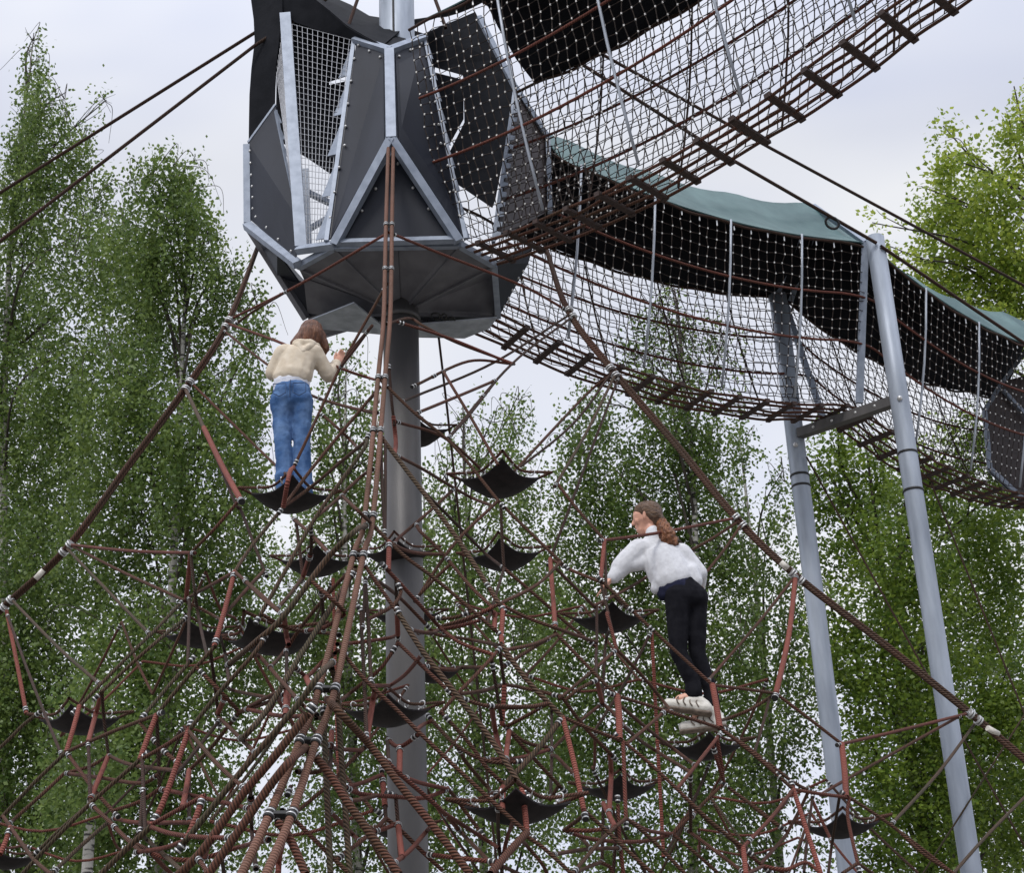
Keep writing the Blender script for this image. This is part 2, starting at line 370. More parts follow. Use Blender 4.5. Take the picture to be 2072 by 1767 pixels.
panel([q(1240, 404, 14.48), q(1430, 300, 14.38), q(1510, 445, 14.35), q(1400, 1010, 14.3), q(1385, 1050, 14.3), q(1200, 925, 14.4), q(1165, 780, 14.45), q(1245, 620, 14.45)], None, 'membrane_in')
# right opening frame and brown side panel
R1, R2, R3, R4, R5 = q(1318, 85, 13.1), q(1500, 440, 13.1), q(1668, 700, 13.3), q(1678, 1075, 13.3), q(1390, 1240, 12.6)
frame([R1, R2, R3, R4], .045, .05); frame([q(1500, 455, 13.1), q(1390, 1230, 12.65)], .03, .05)
m = MB(); A, B_ = q(1505, 455, 13.08), q(1395, 1220, 12.63)
for k in range(16): t0_ = k / 16; m.slab([A + (B_ - A) * t0_, A + (B_ - A) * (t0_ + .04), A + (B_ - A) * (t0_ + .035) + [.05, 0, 0], A + (B_ - A) * (t0_ + .01) + [.05, 0, 0]], .006)
m.build('edge_strip', M['frame'], tower)
panel([q(1512, 470, 13.12), q(1655, 705, 13.32), q(1665, 1070, 13.32), q(1405, 1215, 12.68)], 'brown side panel in the right opening', 'panel2')
# floor, ribs and skirts below
fl = [PZ(604, 540, FZ), PZ(676, 500, FZ), PZ(930, 495, FZ), PZ(1000, 536, FZ), PZ(1008, 640, FZ), PZ(942, 678, FZ), PZ(820, 684, FZ), PZ(658, 678, FZ), PZ(624, 646, FZ)]
cen = np.array([MX, MY, FZ - .16])
for i in range(len(fl)):        # folded plates: a ridge runs from the middle of each rim edge to the mast
    a, c = fl[i], fl[(i + 1) % len(fl)]; md = (a + c) / 2 + [0, 0, .16]; mm_ = md * .45 + cen * .55 + [0, 0, .10]
    big = np.linalg.norm(c - a) > .5
    b = MB()
    if big: b.slab([a, md, mm_, cen], .012); b.slab([md, c, cen, mm_], .012)
    else: b.slab([a, c, cen], .012)
    b.build('floor_plate', M['under'], tower)
for i in range(len(fl)):
    m = MB(); m.bar(fl[i] + (cen - fl[i]) * .02 + [0, 0, -.012], fl[i] + (cen - fl[i]) * .9 + [0, 0, -.012], .016, .03); m.build('floor_rib', M['under'], tower)
for tri_ in ([(624, 648), (716, 612), (770, 655), (770, 676), (640, 664)], [(1006, 642), (838, 656), (838, 682), (940, 684), (990, 664)]):
    b = MB(); b.slab([PZ(x, y, FZ - (.20 if 700 < x < 900 and y < 670 else .12)) for x, y in tri_], .012); b.build('bottom_plate', M['steel'], tower, 'pale triangular plate around the mast')
for a, c in ((fl[0], fl[1]), (fl[1], fl[2]), (fl[2], fl[3]), (fl[3], fl[4])):
    m = MB(); m.bar(a, c, .05, .06); m.build('rim_bar', M['frame'], tower)
panel([q(165, 1165, 13.0), q(300, 1275, 12.75), q(405, 1420, 12.9), q(450, 1440, 13.2), q(500, 1590, 13.35), q(447, 1610, 13.4), q(300, 1400, 13.2)], 'dark sloping skirt under the left side')
m = MB(); m.bar(q(160, 1160, 12.98), q(446, 1612, 13.38), .06, .05); m.build('frame_bar', M['under'], tower)
panel([q(1392, 1335, 12.62), q(1590, 1240, 13.1), q(1565, 1330, 13.15), q(1422, 1590, 13.5), q(1398, 1600, 13.5)], 'dark sloping skirt under the right side', bolts=[(2, 3, 6)])
m = MB(); m.bar(q(1395, 1330, 12.6), q(1402, 1600, 13.5), .02, .03); m.build('frame_bar', M['under'], tower)
b = MB()
for k in range(7):
    t = k / 6; b.tube([q(500 + 140 * t, 1440 + 80 * t, 13.4), q(500 + 140 * t, 1600 - 70 * t, 13.5)], .003, 4)
    b.tube([q(500, 1450 + 140 * t, 13.45), q(640 - 130 * t, 1520 + 10 * t, 13.45)], .003, 4)
b.build('wire_mesh', M['wire'], tower)
# handwriting on the underside
def ink(pts, r=.0085): 
    b_.tube(spline([PZ(795.3 + .1495 * x, 559.6 + .1495 * y, FZ - .155) for x, y in pts], 5), r, 5)
b_ = MB()
ink([(515, 545), (528, 508), (575, 494), (618, 508), (630, 545), (610, 575), (560, 572)])
ink([(720, 520), (690, 505), (660, 530), (665, 565), (700, 572), (722, 545), (722, 520), (724, 575), (712, 610), (680, 618), (655, 600)])
ink([(755, 596), (830, 608), (826, 565), (790, 550), (755, 578), (748, 622), (770, 656), (806, 674)])
ink([(466, 570), (470, 640), (478, 712)], .004)
b_.build('handwriting', M['black'], tower, 'black handwritten letters oge on the underside')

# small second cabin at the right edge
c2 = P(2110, 880, 18.6)
tw2 = thing('climbing_tower', 'brown panelled cabin cut off by the right edge where the lower bridge ends', 'tower', c2)
V2 = [P(2030, 772, 18.3), P(1992, 832, 18.2), P(2003, 950, 18.2), P(2072, 1014, 18.3), P(2150, 1010, 18.6), P(2150, 740, 18.6)]
b = MB(); b.slab(V2, .02); b.build('panel', M['panel2'], tw2)
for a, c in zip(V2[:-1], V2[1:]):
    m = MB(); m.bar(a, c, .05, .06, (0, -1, .2)); m.build('frame_bar', M['frame'], tw2)
m = MB(); m.bar(P(2030, 772, 18.25), P(2090, 690, 18.4), .05, .05); m.build('frame_bar', M['frame'], tw2)
m = MB(); m.bar(P(2030, 790, 18.25), P(2085, 850, 18.3), .04, .04); m.build('frame_bar', M['frame'], tw2)
b = MB(); b.slab([P(2003, 955, 18.2), P(2072, 1020, 18.3), P(2150, 1015, 18.6), P(2150, 960, 20), P(2050, 930, 20)], .02); b.build('floor', M['panel'], tw2)
b = MB(); b.tube([P(2125, 950, 19.4), P(2140, 1767, 19.4) * [1, 1, 0]], .16, 20, True); b.build('leg', M['post'], tw2)

# ------------------------------------------------------------------ net bridges
def net_bridge(label, ctr, nrm, smax, step, he, we, rise, z_loc, roof0, rods, treads_s, width=.2):
    """ctr(s)->floor centre, s in metres along it; nrm(s)->unit horizontal vector to the camera side"""
    br = thing('net_bridge', label, 'rope bridge', ctr(0.0))
    S = np.arange(-.12, smax, step)
    jit = lambda k=.006: rng.normal(0, k, 3)
    def pt(s, off, h): return ctr(s) + np.append(nrm(s) * off, h)
    def wall(s, side, v):   # v 0..1 from floor edge to eave, slightly bellied
        return pt(s, side * (width + .02 + (we - width - .02) * (v + .10 * math.sin(math.pi * v))), .05 + (he - .05) * v)
    SS = np.arange(-.12, smax, .33)
    for k in range(5):
        off = (k - 2) / 2 * width
        b = MB(); b.tube(spline([pt(s, off, .0) + jit(.008) for s in SS], 4), .0130, 6); b.build('floor_rope', M['rope'], br)
    for s in treads_s:
        b = MB(); t = norm(pt(s + .05, 0, 0) - pt(s - .05, 0, 0)); n3 = np.append(nrm(s), 0); up = norm(np.cross(n3, t)); up = up if up[2] > 0 else -up
        b.box(pt(s, 0, -.005) + jit(.004), t * .028, n3 * (width + .015), up * .013)
        for e in (-1, 1):
            b.box(pt(s, e * (width + .005), -.005), t * .026, n3 * .018, up * .020)
        b.build('tread', M['tread'], br)
    for side in (1, -1):
        net = MB(); kn = MB(); nv = max(int(he / .105), 8)
        G = [[wall(s, side, v) + jit(.007) for v in np.linspace(0, 1, nv + 1)] for s in S]
        for col in G: net.tube(col, .0046, 4)
        for j in range(nv + 1): net.tube([col[j] for col in G], .0046, 4)
        for col in G[::1]:
            for j in range(1, nv, 1):
                kn.box(col[j], np.array([.0065, 0, 0]), np.array([0, .0065, 0]), np.array([0, 0, .0085]))
        o = net.build('side_net', M['netwire'], br)
        kn.build('ferrule', M['knot'], o, kind='stuff')
        for v in (.36, .66):
            b = MB(); b.tube(spline([wall(s, side, v) + np.append(nrm(s) * side * .012, 0) for s in SS], 4), .0125, 6); b.build('handrail_rope', M['rope_red'], br)
        b = MB(); b.tube(spline([wall(s, side, 1) + np.append(nrm(s) * side * .01, .015 * math.sin(s * 9)) for s in SS], 4), .014, 6); b.build('eave_rope', M['rope_dark'], br)
        for s in rods:
            if s > smax: continue
            b = MB(); b.tube([wall(s, side, v) + np.append(nrm(s) * side * .02, 0) for v in (.0, .25, .5, .75, 1.02)], .0125 if side > 0 else .009, 8, True)
            b.build('strut', M['steel'] if side > 0 else M['rope_dark'], br)
        hk = MB()
        for s in S[::2]:
            if s < roof0: continue
            p = wall(s, side, 1); hk.box(p + [0, 0, -.03], np.array([.006, 0, 0]), np.array([0, .006, 0]), np.array([0, 0, .035]))
        hk.build('hook', M['clamp'], br, kind='stuff')
    # roof membrane: two slopes, slightly hollow between the arches
    RS = np.arange(roof0, smax, .16); rows = []
    for s in RS:
        hol = .045 * abs(math.sin(s * math.pi / .98))
        e1, e2, rg = wall(s, 1, 1.0), wall(s, -1, 1.0), pt(s, 0, he + rise - hol)
        row = [e1 + np.append(nrm(s) * .02, .02)]
        for t in (.33, .67): row.append(e1 + (rg - e1) * t + [0, 0, -.05 - hol])
        row.append(rg)
        for t in (.67, .33): row.append(e2 + (rg - e2) * t + [0, 0, -.05 - hol])
        row.append(e2 + np.append(-nrm(s) * .02, .02)); rows.append(row)
    b = MB(); b.sheet(rows, .012, 0, 1)
    b.build('roof_membrane', [M['membrane_out'], M['membrane_in']], br)
    return br, wall, pt

def path(points, sag):
    pts = [np.array(p, float) for p in points]; seg = [np.linalg.norm(c - a) for a, c in zip(pts[:-1], pts[1:])]; cum = np.concatenate([[0], np.cumsum(seg)])
    def ctr(s):
        i = int(np.clip(np.searchsorted(cum, s) - 1, 0, len(seg) - 1)); t = (s - cum[i]) / seg[i]
        xy = pts[i] + (pts[i + 1] - pts[i]) * t
        zz = 9.2 - sag * 4 * t * (1 - t) if t <= 1 else 9.2 + 4 * sag * (t - 1) * .6
        return np.array([xy[0], xy[1], zz])
    def nrm(s):
        acc = np.zeros(2)
        for e in (-.5, -.2, 0, .2, .5):
            i = int(np.clip(np.searchsorted(cum, s + e) - 1, 0, len(seg) - 1)); acc += (pts[i + 1] - pts[i]) / seg[i]
        d = acc / np.linalg.norm(acc); return np.array([d[1], -d[0]])
    return ctr, nrm, cum
ctrA, nA, _ = path([(-.2, 12.48), (2.86, 9.59)], .22); nA_ = lambda s: nA(s)
net_bridge('upper rope bridge with net walls and dark roof climbing to the top right corner', ctrA, nA_, 6.2, .098, 2.08, .66, .74, 9.2, .12,
           [.95, 1.95, 2.95, 3.95, 4.95], np.arange(.18, 6.2, .33))
ctrB, nB, cumB = path([(-.1, 13.75), (3.38, 15.85), (6.1, 18.5)], .25)
net_bridge('lower rope bridge with net walls and green roof running right between two posts', ctrB, nB, 8.6, .105, 1.68, .62, .86, 9.2, .62,
           [.62, 1.45, 2.35, 3.25, 5.0, 6.0, 7.0, 8.0], np.arange(.2, 8.6, .34))

# portal that carries the lower bridge
sp = thing('support_frame', 'grey steel support frame of two round posts and a cross beam under the lower bridge', 'frame', (3.4, 15.7, 0))
b = MB(); b.tube([(3.85, 15.3, z) for z in (0, 3, 6, 9, 10.93)], .094, 28, True); o = b.build('post', M['post'], sp)
def collar(x, y, z, r, par):
    b = MB(); b.tube([(x, y, z - .012), (x, y, z + .012)], r + .006, 28, True); b.build('band', M['black'], par)
collar(3.85, 15.3, 8.06, .094, o); collar(3.85, 15.3, 8.46, .0925, o)
for z in (9.02,):
    b = MB(); b.ball((3.85 - .02, 15.3 - .094, z), .028, 6); b.build('bolt', M['clamp'], o)
b = MB(); b.tube([(2.92, 16.1, z) for z in (0, 3, 6, 9, 10.75)], .094, 28, True); o = b.build('post', M['post'], sp)
collar(2.92, 16.1, 8.62, .094, o); collar(2.92, 16.1, 8.50, .0925, o)
b = MB(); b.ball((2.92 - .02, 16.1 - .094, 8.93), .028, 6); b.build('bolt', M['clamp'], o)
bm = MB(); A, B_ = np.array([2.95, 16.02, 9.06]), np.array([3.80, 15.36, 9.06])
bm.bar(A, B_, .09, .10); o = bm.build('cross_beam', M['mast'], sp)
m = MB()
for t in (.15, .35, .6, .8): m.ball(A + (B_ - A) * t + [0, -.05, .0], .018, 4)
m.build('bolt', M['clamp'], o, kind='stuff')
sP = cumB[1]; n_ = nB(sP)
def HB(off, h, ds=0.): c = ctrB(sP + ds); return c + np.append(n_ * off, h)
for a, c, w_ in ((HB(.25, .0), HB(.63, 1.70), .075), (HB(-.25, 0), HB(-.62, 1.70), .06), (HB(-.62, 1.70, -.06), HB(.02, 2.5, -.06), .05), (HB(-.60, 1.68, .12), HB(.02, 2.5, .12), .05), (HB(.63, 1.7), HB(0, 2.50), .04)):
    m = MB(); m.bar(a, c, w_, .05, (0, -1, .3)); m.build('hoop_bar', M['frame'], sp)

# suspension cables
def cable(label, pts, r=.016, m='rope_dark', ground=False, group=None, name='suspension_cable'):
    pts = [np.asarray(p, float) for p in pts]
    if ground:
        d = pts[-1] - pts[-2]; k = -pts[-1][2] / d[2]; pts.append(pts[-1] + d * k)
    b = MB(); L_ = []
    for a, c in zip(pts[:-1], pts[1:]): L_ += [a + (c - a) * t for t in np.linspace(0, 1, 8, endpoint=False)]
    b.tube(L_ + [pts[-1]], r, 8); o = b.build(name, M[m]); tag(o, label, 'cable' if name == 'suspension_cable' else 'rope'); 
    if group: o['group'] = group
    return o
TOP = np.array([MX, MY, 13.15])
cable('upper of the two dark cables slanting to the left edge', [TOP, P(515, 66, 13.3), P(0, 390, 14.2)], .0165, 'rope_dark', True, 'cables from the mast top')
cable('lower of the two dark cables slanting to the left edge', [TOP - [0, 0, .1], P(515, 92, 12.9), P(0, 488, 12.6)], .0165, 'rope_dark', True, 'cables from the mast top')
ca = cable('dark cable from the mast tied to the top of the taller post', [TOP, P(1476, 320, 14.5), np.array([3.83, 15.19, 10.80])], .018, 'rope_dark', False, 'cables from the mast top')
th = MB(); c = P(1684, 451, 15.0)
ring = [c + .055 * (math.cos(a) * norm(XI - .6 * YI) * 1.3 + math.sin(a) * norm(XI * .6 + YI)) for a in np.linspace(0, 2 * math.pi, 17)]
th.tube(ring, .014, 6); th.build('thimble', M['black'], ca)
cable('dark cable from the taller post top down to the right edge', [np.array([3.87, 15.19, 10.76]), P(2110, 720, 16.6)], .018, 'rope_dark')
cable('dark cable passing above the taller post to the right edge', [TOP + [0, 0, .08], P(1560, 300, 15.0), P(2120, 604, 17.6)], .017, 'rope_dark', False, 'cables from the mast top')
for k, (x, y, yy) in enumerate(((700, 66, 12.62), (902, 56, 12.6))):
    cable(['short dark cable from mast top to the left roof edge', 'short dark cable from mast top to the right roof edge'][k], [TOP + [0, 0, .7], P(x, y, yy)], .017, 'rope_dark', False, 'cables from the mast top')
cable('thin dark guy rope from the shorter post band down to the right', [P(1632, 925, 16.0), P(1870, 1355, 15.8), P(2072, 1712, 15.6)], .010, 'rope_dark', True, name='guy_rope')
cable('thin dark guy rope from the lower bridge to the right edge', [P(1884, 978, 16.6), P(2072, 1443, 16.6)], .010, 'rope_dark', True, name='guy_rope')
cable('thin dark guy rope hanging from the tower floor behind the net', [PZ(886, 668, 9.12), P(905, 830, 14.2), P(943, 1179, 14.3)], .011, 'rope_dark', True, name='guy_rope')
cable('thin guy rope slanting down left at the right edge', [P(2100, 1405, 15.2), P(1957, 1629, 15.2)], .008, 'rope_green', True, name='guy_rope')

# ------------------------------------------------------------------ pyramid climbing net
FT, FB = P(790, 290, 12.05), P(515, 1767, 7.0)
LBt, RBt = P(0, 1225, 12.2), P(2072, 1530, 12.2)
NL = np.cross(FB - FT, LBt - FT); NR = np.cross(FB - FT, RBt - FT)
fx = lambda y: np.interp(y, [290, 455, 545, 650, 765, 1045, 1125, 1395, 1500, 1650, 1767], [790, 787, 785, 782, 771, 746, 725, 661, 623, 567, 515])
def face(x, y, layer=0.0):
    n = NL if x < fx(y) else NR
    d = ray(x, y); t = ((FT - C0) @ n) / (d @ n); return min(d[1] * t + layer, 15.5)
net = thing('climbing_net', 'rust red pyramid climbing net of ropes and black rubber mats around the mast', 'rope net', (MX, 11.0, 0))
NODES = []          # (x, y, Y) in photo-plane units, to join ropes where they meet
def snap(x, y, Y, tol=9.0, reg=True):
    best = None
    for (a, c, d) in NODES:
        e = math.hypot(a - x, c - y)
        if e < tol and abs(d - Y) < 1.7: best = (a, c, d); tol = e
    if best: return best
    if reg: NODES.append((x, y, Y))
    return (x, y, Y)

# --- mats: black rubber squares hung by their corners in a rope diamond
MATS = [(587, 1017, 78, 0, 0), (1012, 985, 80, .03, 0), (640, 1150, 70, 0, 0), (805, 1132, 66, 0, 0), (1020, 1138, 72, 0, 0), (845, 885, 60, 0, 0),
        (822, 1257, 64, 0, 0), (1235, 1265, 75, 0, 0), (400, 1297, 68, 0, 0), (548, 1307, 92, 0, 0), (160, 1472, 80, 0, 0), (785, 1455, 86, 0, 0),
        (1430, 1525, 76, 0, 0), (1252, 1608, 75, 0, 0), (1048, 1652, 108, 0, 0), (1703, 1685, 78, 0, 0), (878, 1372, 50, 0, 0), (812, 1690, 62, 0, 0), (10, 1750, 64, 0, 0)]
MATP = []
for i, (cx, cy, hw, tw, _) in enumerate(MATS):
    zd = .265 * F / hw; zd = min(zd, 15.6); c = PD(cx, cy, zd); H = hw * zd / F
    a0 = rng.normal(0, .09); ex = np.array([math.cos(a0), math.sin(a0), 0]) * H; ey = np.array([-math.sin(a0), math.cos(a0), 0]) * H * 1.25
    def sq(u, v, up=1.0):
        k = 1 - .17 * (1 - min(abs(abs(u) - abs(v)), 1)) * max(abs(u), abs(v)) ; k = k if max(abs(u), abs(v)) > 0 else 1
        # corners lie on the axes of the diamond
        X = (u - v) / 2; Y_ = (u + v) / 2
        e = max(abs(u), abs(v)); pin = 1 - .10 * (1 - abs(abs(X) - abs(Y_)) / max(e, 1e-6)) * e
        return c + X * pin * ex + Y_ * pin * ey + np.array([0, 0, (.09 * (X * X + Y_ * Y_) - .03)])
    g_ = [[sq(u, v) for v in np.linspace(-1, 1, 13)] for u in np.linspace(-1, 1, 13)]
    b = MB(); b.sheet(g_, .012); mo = b.build('standing_mat', M['rubber'], net)
    K = [c + ex * 1.34 + [0, 0, .10], c + ey * 1.30 + [0, 0, .12], c - ex * 1.34 + [0, 0, .10], c - ey * 1.22 + [0, 0, .08]]
    e_ = MB()
    for k in range(4):
        A, B_ = K[k], K[(k + 1) % 4]
        b = MB(); mid = A * .5 + B_ * .5 + (c - (A + B_) / 2) * .24 + [0, 0, -.02]
        b.tube(spline([A, A * .72 + mid * .28 + (c - A) * .03, mid, B_ * .72 + mid * .28 + (c - B_) * .03, B_], 5), .0098, 7)
        b.build('mat_rope', M['rope'], mo)
        for t in (.25, .5, .75):
            p_ = A + (B_ - A) * t; p_ = p_ + (c - p_) * (.30 if t == .5 else .17) + [0, 0, .0]
            q_ = sq(*[(1, 1), (-1, 1), (-1, -1), (1, -1)][k]) * 0 + p_ + (c - p_) * .10 - [0, 0, .02]
            rg = [(p_ + q_) / 2 + .022 * (math.cos(w_) * norm(c - p_) + math.sin(w_) * np.array([0, 0, 1])) for w_ in np.linspace(0, 2 * math.pi, 10)]
            e_.tube(rg, .0045, 5)
    e_.build('eyelet', M['clamp'], mo, kind='stuff')
    for kp in (K[0], K[2], K[3]): x_, y_, _z = proj(kp); NODES.append((x_, y_, kp[1]))
    MATP.append((c, H, K))

# --- corner ropes
def strand(name, pts, r, m, label=None, sides=9):
    b = MB(); b.tube(spline(pts, 8), r, sides); return b.build(name, m, net, label)
ys = [290, 455, 545, 650, 765, 1045, 1125, 1395, 1500, 1650, 1767]
xl = [786, 781, 779, 776, 765, 738, 715, 645, 607, 545, 490]; xr = [796, 793, 792, 789, 779, 755, 735, 678, 640, 590, 540]
for xs in (xl, xr):
    pts = [P(x, y, face(fx(y), y)) for x, y in zip(xs, ys)]; dd = pts[-1] - pts[-2]; pts.append(pts[-1] + dd * 1.5)
    rr = np.interp(np.linspace(0, 1, (len(pts) - 1) * 8 + 1), [0, .5, .8, 1], [.0155, .0155, .0185, .0205])
    b = MB(); b.tube(spline(pts, 8), rr, 14); b.build('corner_rope', M['whipped'], net, 'one of the twin thick whipped ropes nearest the camera')
tg = 0
for y in (455, 545, 765, 872, 1045, 1125, 1395, 1500, 1650):
    a = P(np.interp(y, ys, xl), y, face(fx(y), y)); c = P(np.interp(y, ys, xr), y, face(fx(y), y)); t = norm(P(fx(y + 20), y + 20, face(fx(y + 20), y + 20)) - a * .5 - c * .5)
    rr = .0155 + .006 * max(0, (y - 900) / 867); o = None
    b = MB(); b.bar(a, c, .03, .022, t); o = b.build('bridle_clamp', M['black'], net)
    bb = MB(); 
    for p_ in (a, c):
        for dz in (-.016, .010):
            bb.tube([p_ + t * dz - t * .004, p_ + t * dz + t * .004], rr + .005, 14, True)
        bb.tube([p_ - t * .030, p_ + t * .028], rr + .0025, 14, True, 1)
    bb.build('clamp_band', [M['clamp'], M['black']], o, kind='stuff')
for y in (800, 850, 1085, ):
    p_ = P(fx(y) - 2, y, face(fx(y), y) + .02); p2 = P(fx(y + 14) - 2, y + 14, face(fx(y + 14), y + 14) + .02)
    b = MB(); b.tube([p_, p2], .013, 8, True); b.build('tag_sleeve', M['tag'], net)
def side_corner(path_, nm):
    for dx, dy in ((-2.6, -1.8), (2.6, 1.8)):
        pts = [P(x + dx * min(1, .25 + i_ * .5), y + dy * min(1, .25 + i_ * .5) * (1 if nm == 'l' else -1), face(x, y) + (.02 if dx > 0 else 0)) for i_, (x, y) in enumerate(path_)]
        dd = pts[-1] - pts[-2]; pts.append(pts[-1] + dd * 3)
        strand('corner_rope', pts, .0165, M['corner'], 'dark thick rope along the %s edge of the pyramid' % ('left' if nm == 'l' else 'right'))
side_corner([(527, 486), (460, 655), (380, 780), (258, 945), (135, 1110), (15, 1222), (-40, 1275)], 'l')
side_corner([(1104, 500), (1150, 630), (1240, 750), (1372, 905), (1495, 1055), (1610, 1165), (1790, 1305), (1970, 1450), (2100, 1560)], 'r')
for (x, y, tx, ty) in ((460, 655, -.6, 1), (380, 780, -.6, 1), (135, 1110, -.75, .8), (15, 1222, -.75, .8), (1155, 634, .6, 1), (1240, 752, .65, .9), (1495, 1055, .7, .8), (1612, 1168, .75, .7), (1972, 1452, .8, .65)):
    p_ = P(x, y, face(x, y) - .01); t = norm(P(x + 10 * tx, y + 10 * ty, face(x + 10 * tx, y + 10 * ty)) - p_)
    b = MB()
    for dz in (-.05, -.03, .03, .05): b.tube([p_ + t * (dz - .006), p_ + t * (dz + .006)], .036, 12, True)
    b.build('clamp_band', M['clamp'], net)
for (x, y, tx, ty) in ((138, 1290 - 1290 + 1195 - 105 + 0, -12, 13), (138 - 2, 1110 + 65, 0, 0)): pass
for (x0_, y0_, x1_, y1_) in ((88, 1154, 72, 1172), (1580, 1138, 1594, 1151), (1998, 1480 - 6, 2020, 1492 - 6)):
    b = MB(); b.tube([P(x0_, y0_, face(x0_, y0_) - .03), P(x1_, y1_, face(x1_, y1_) - .03)], .022, 10, True); b.build('tag_sleeve', M['tag'], net)

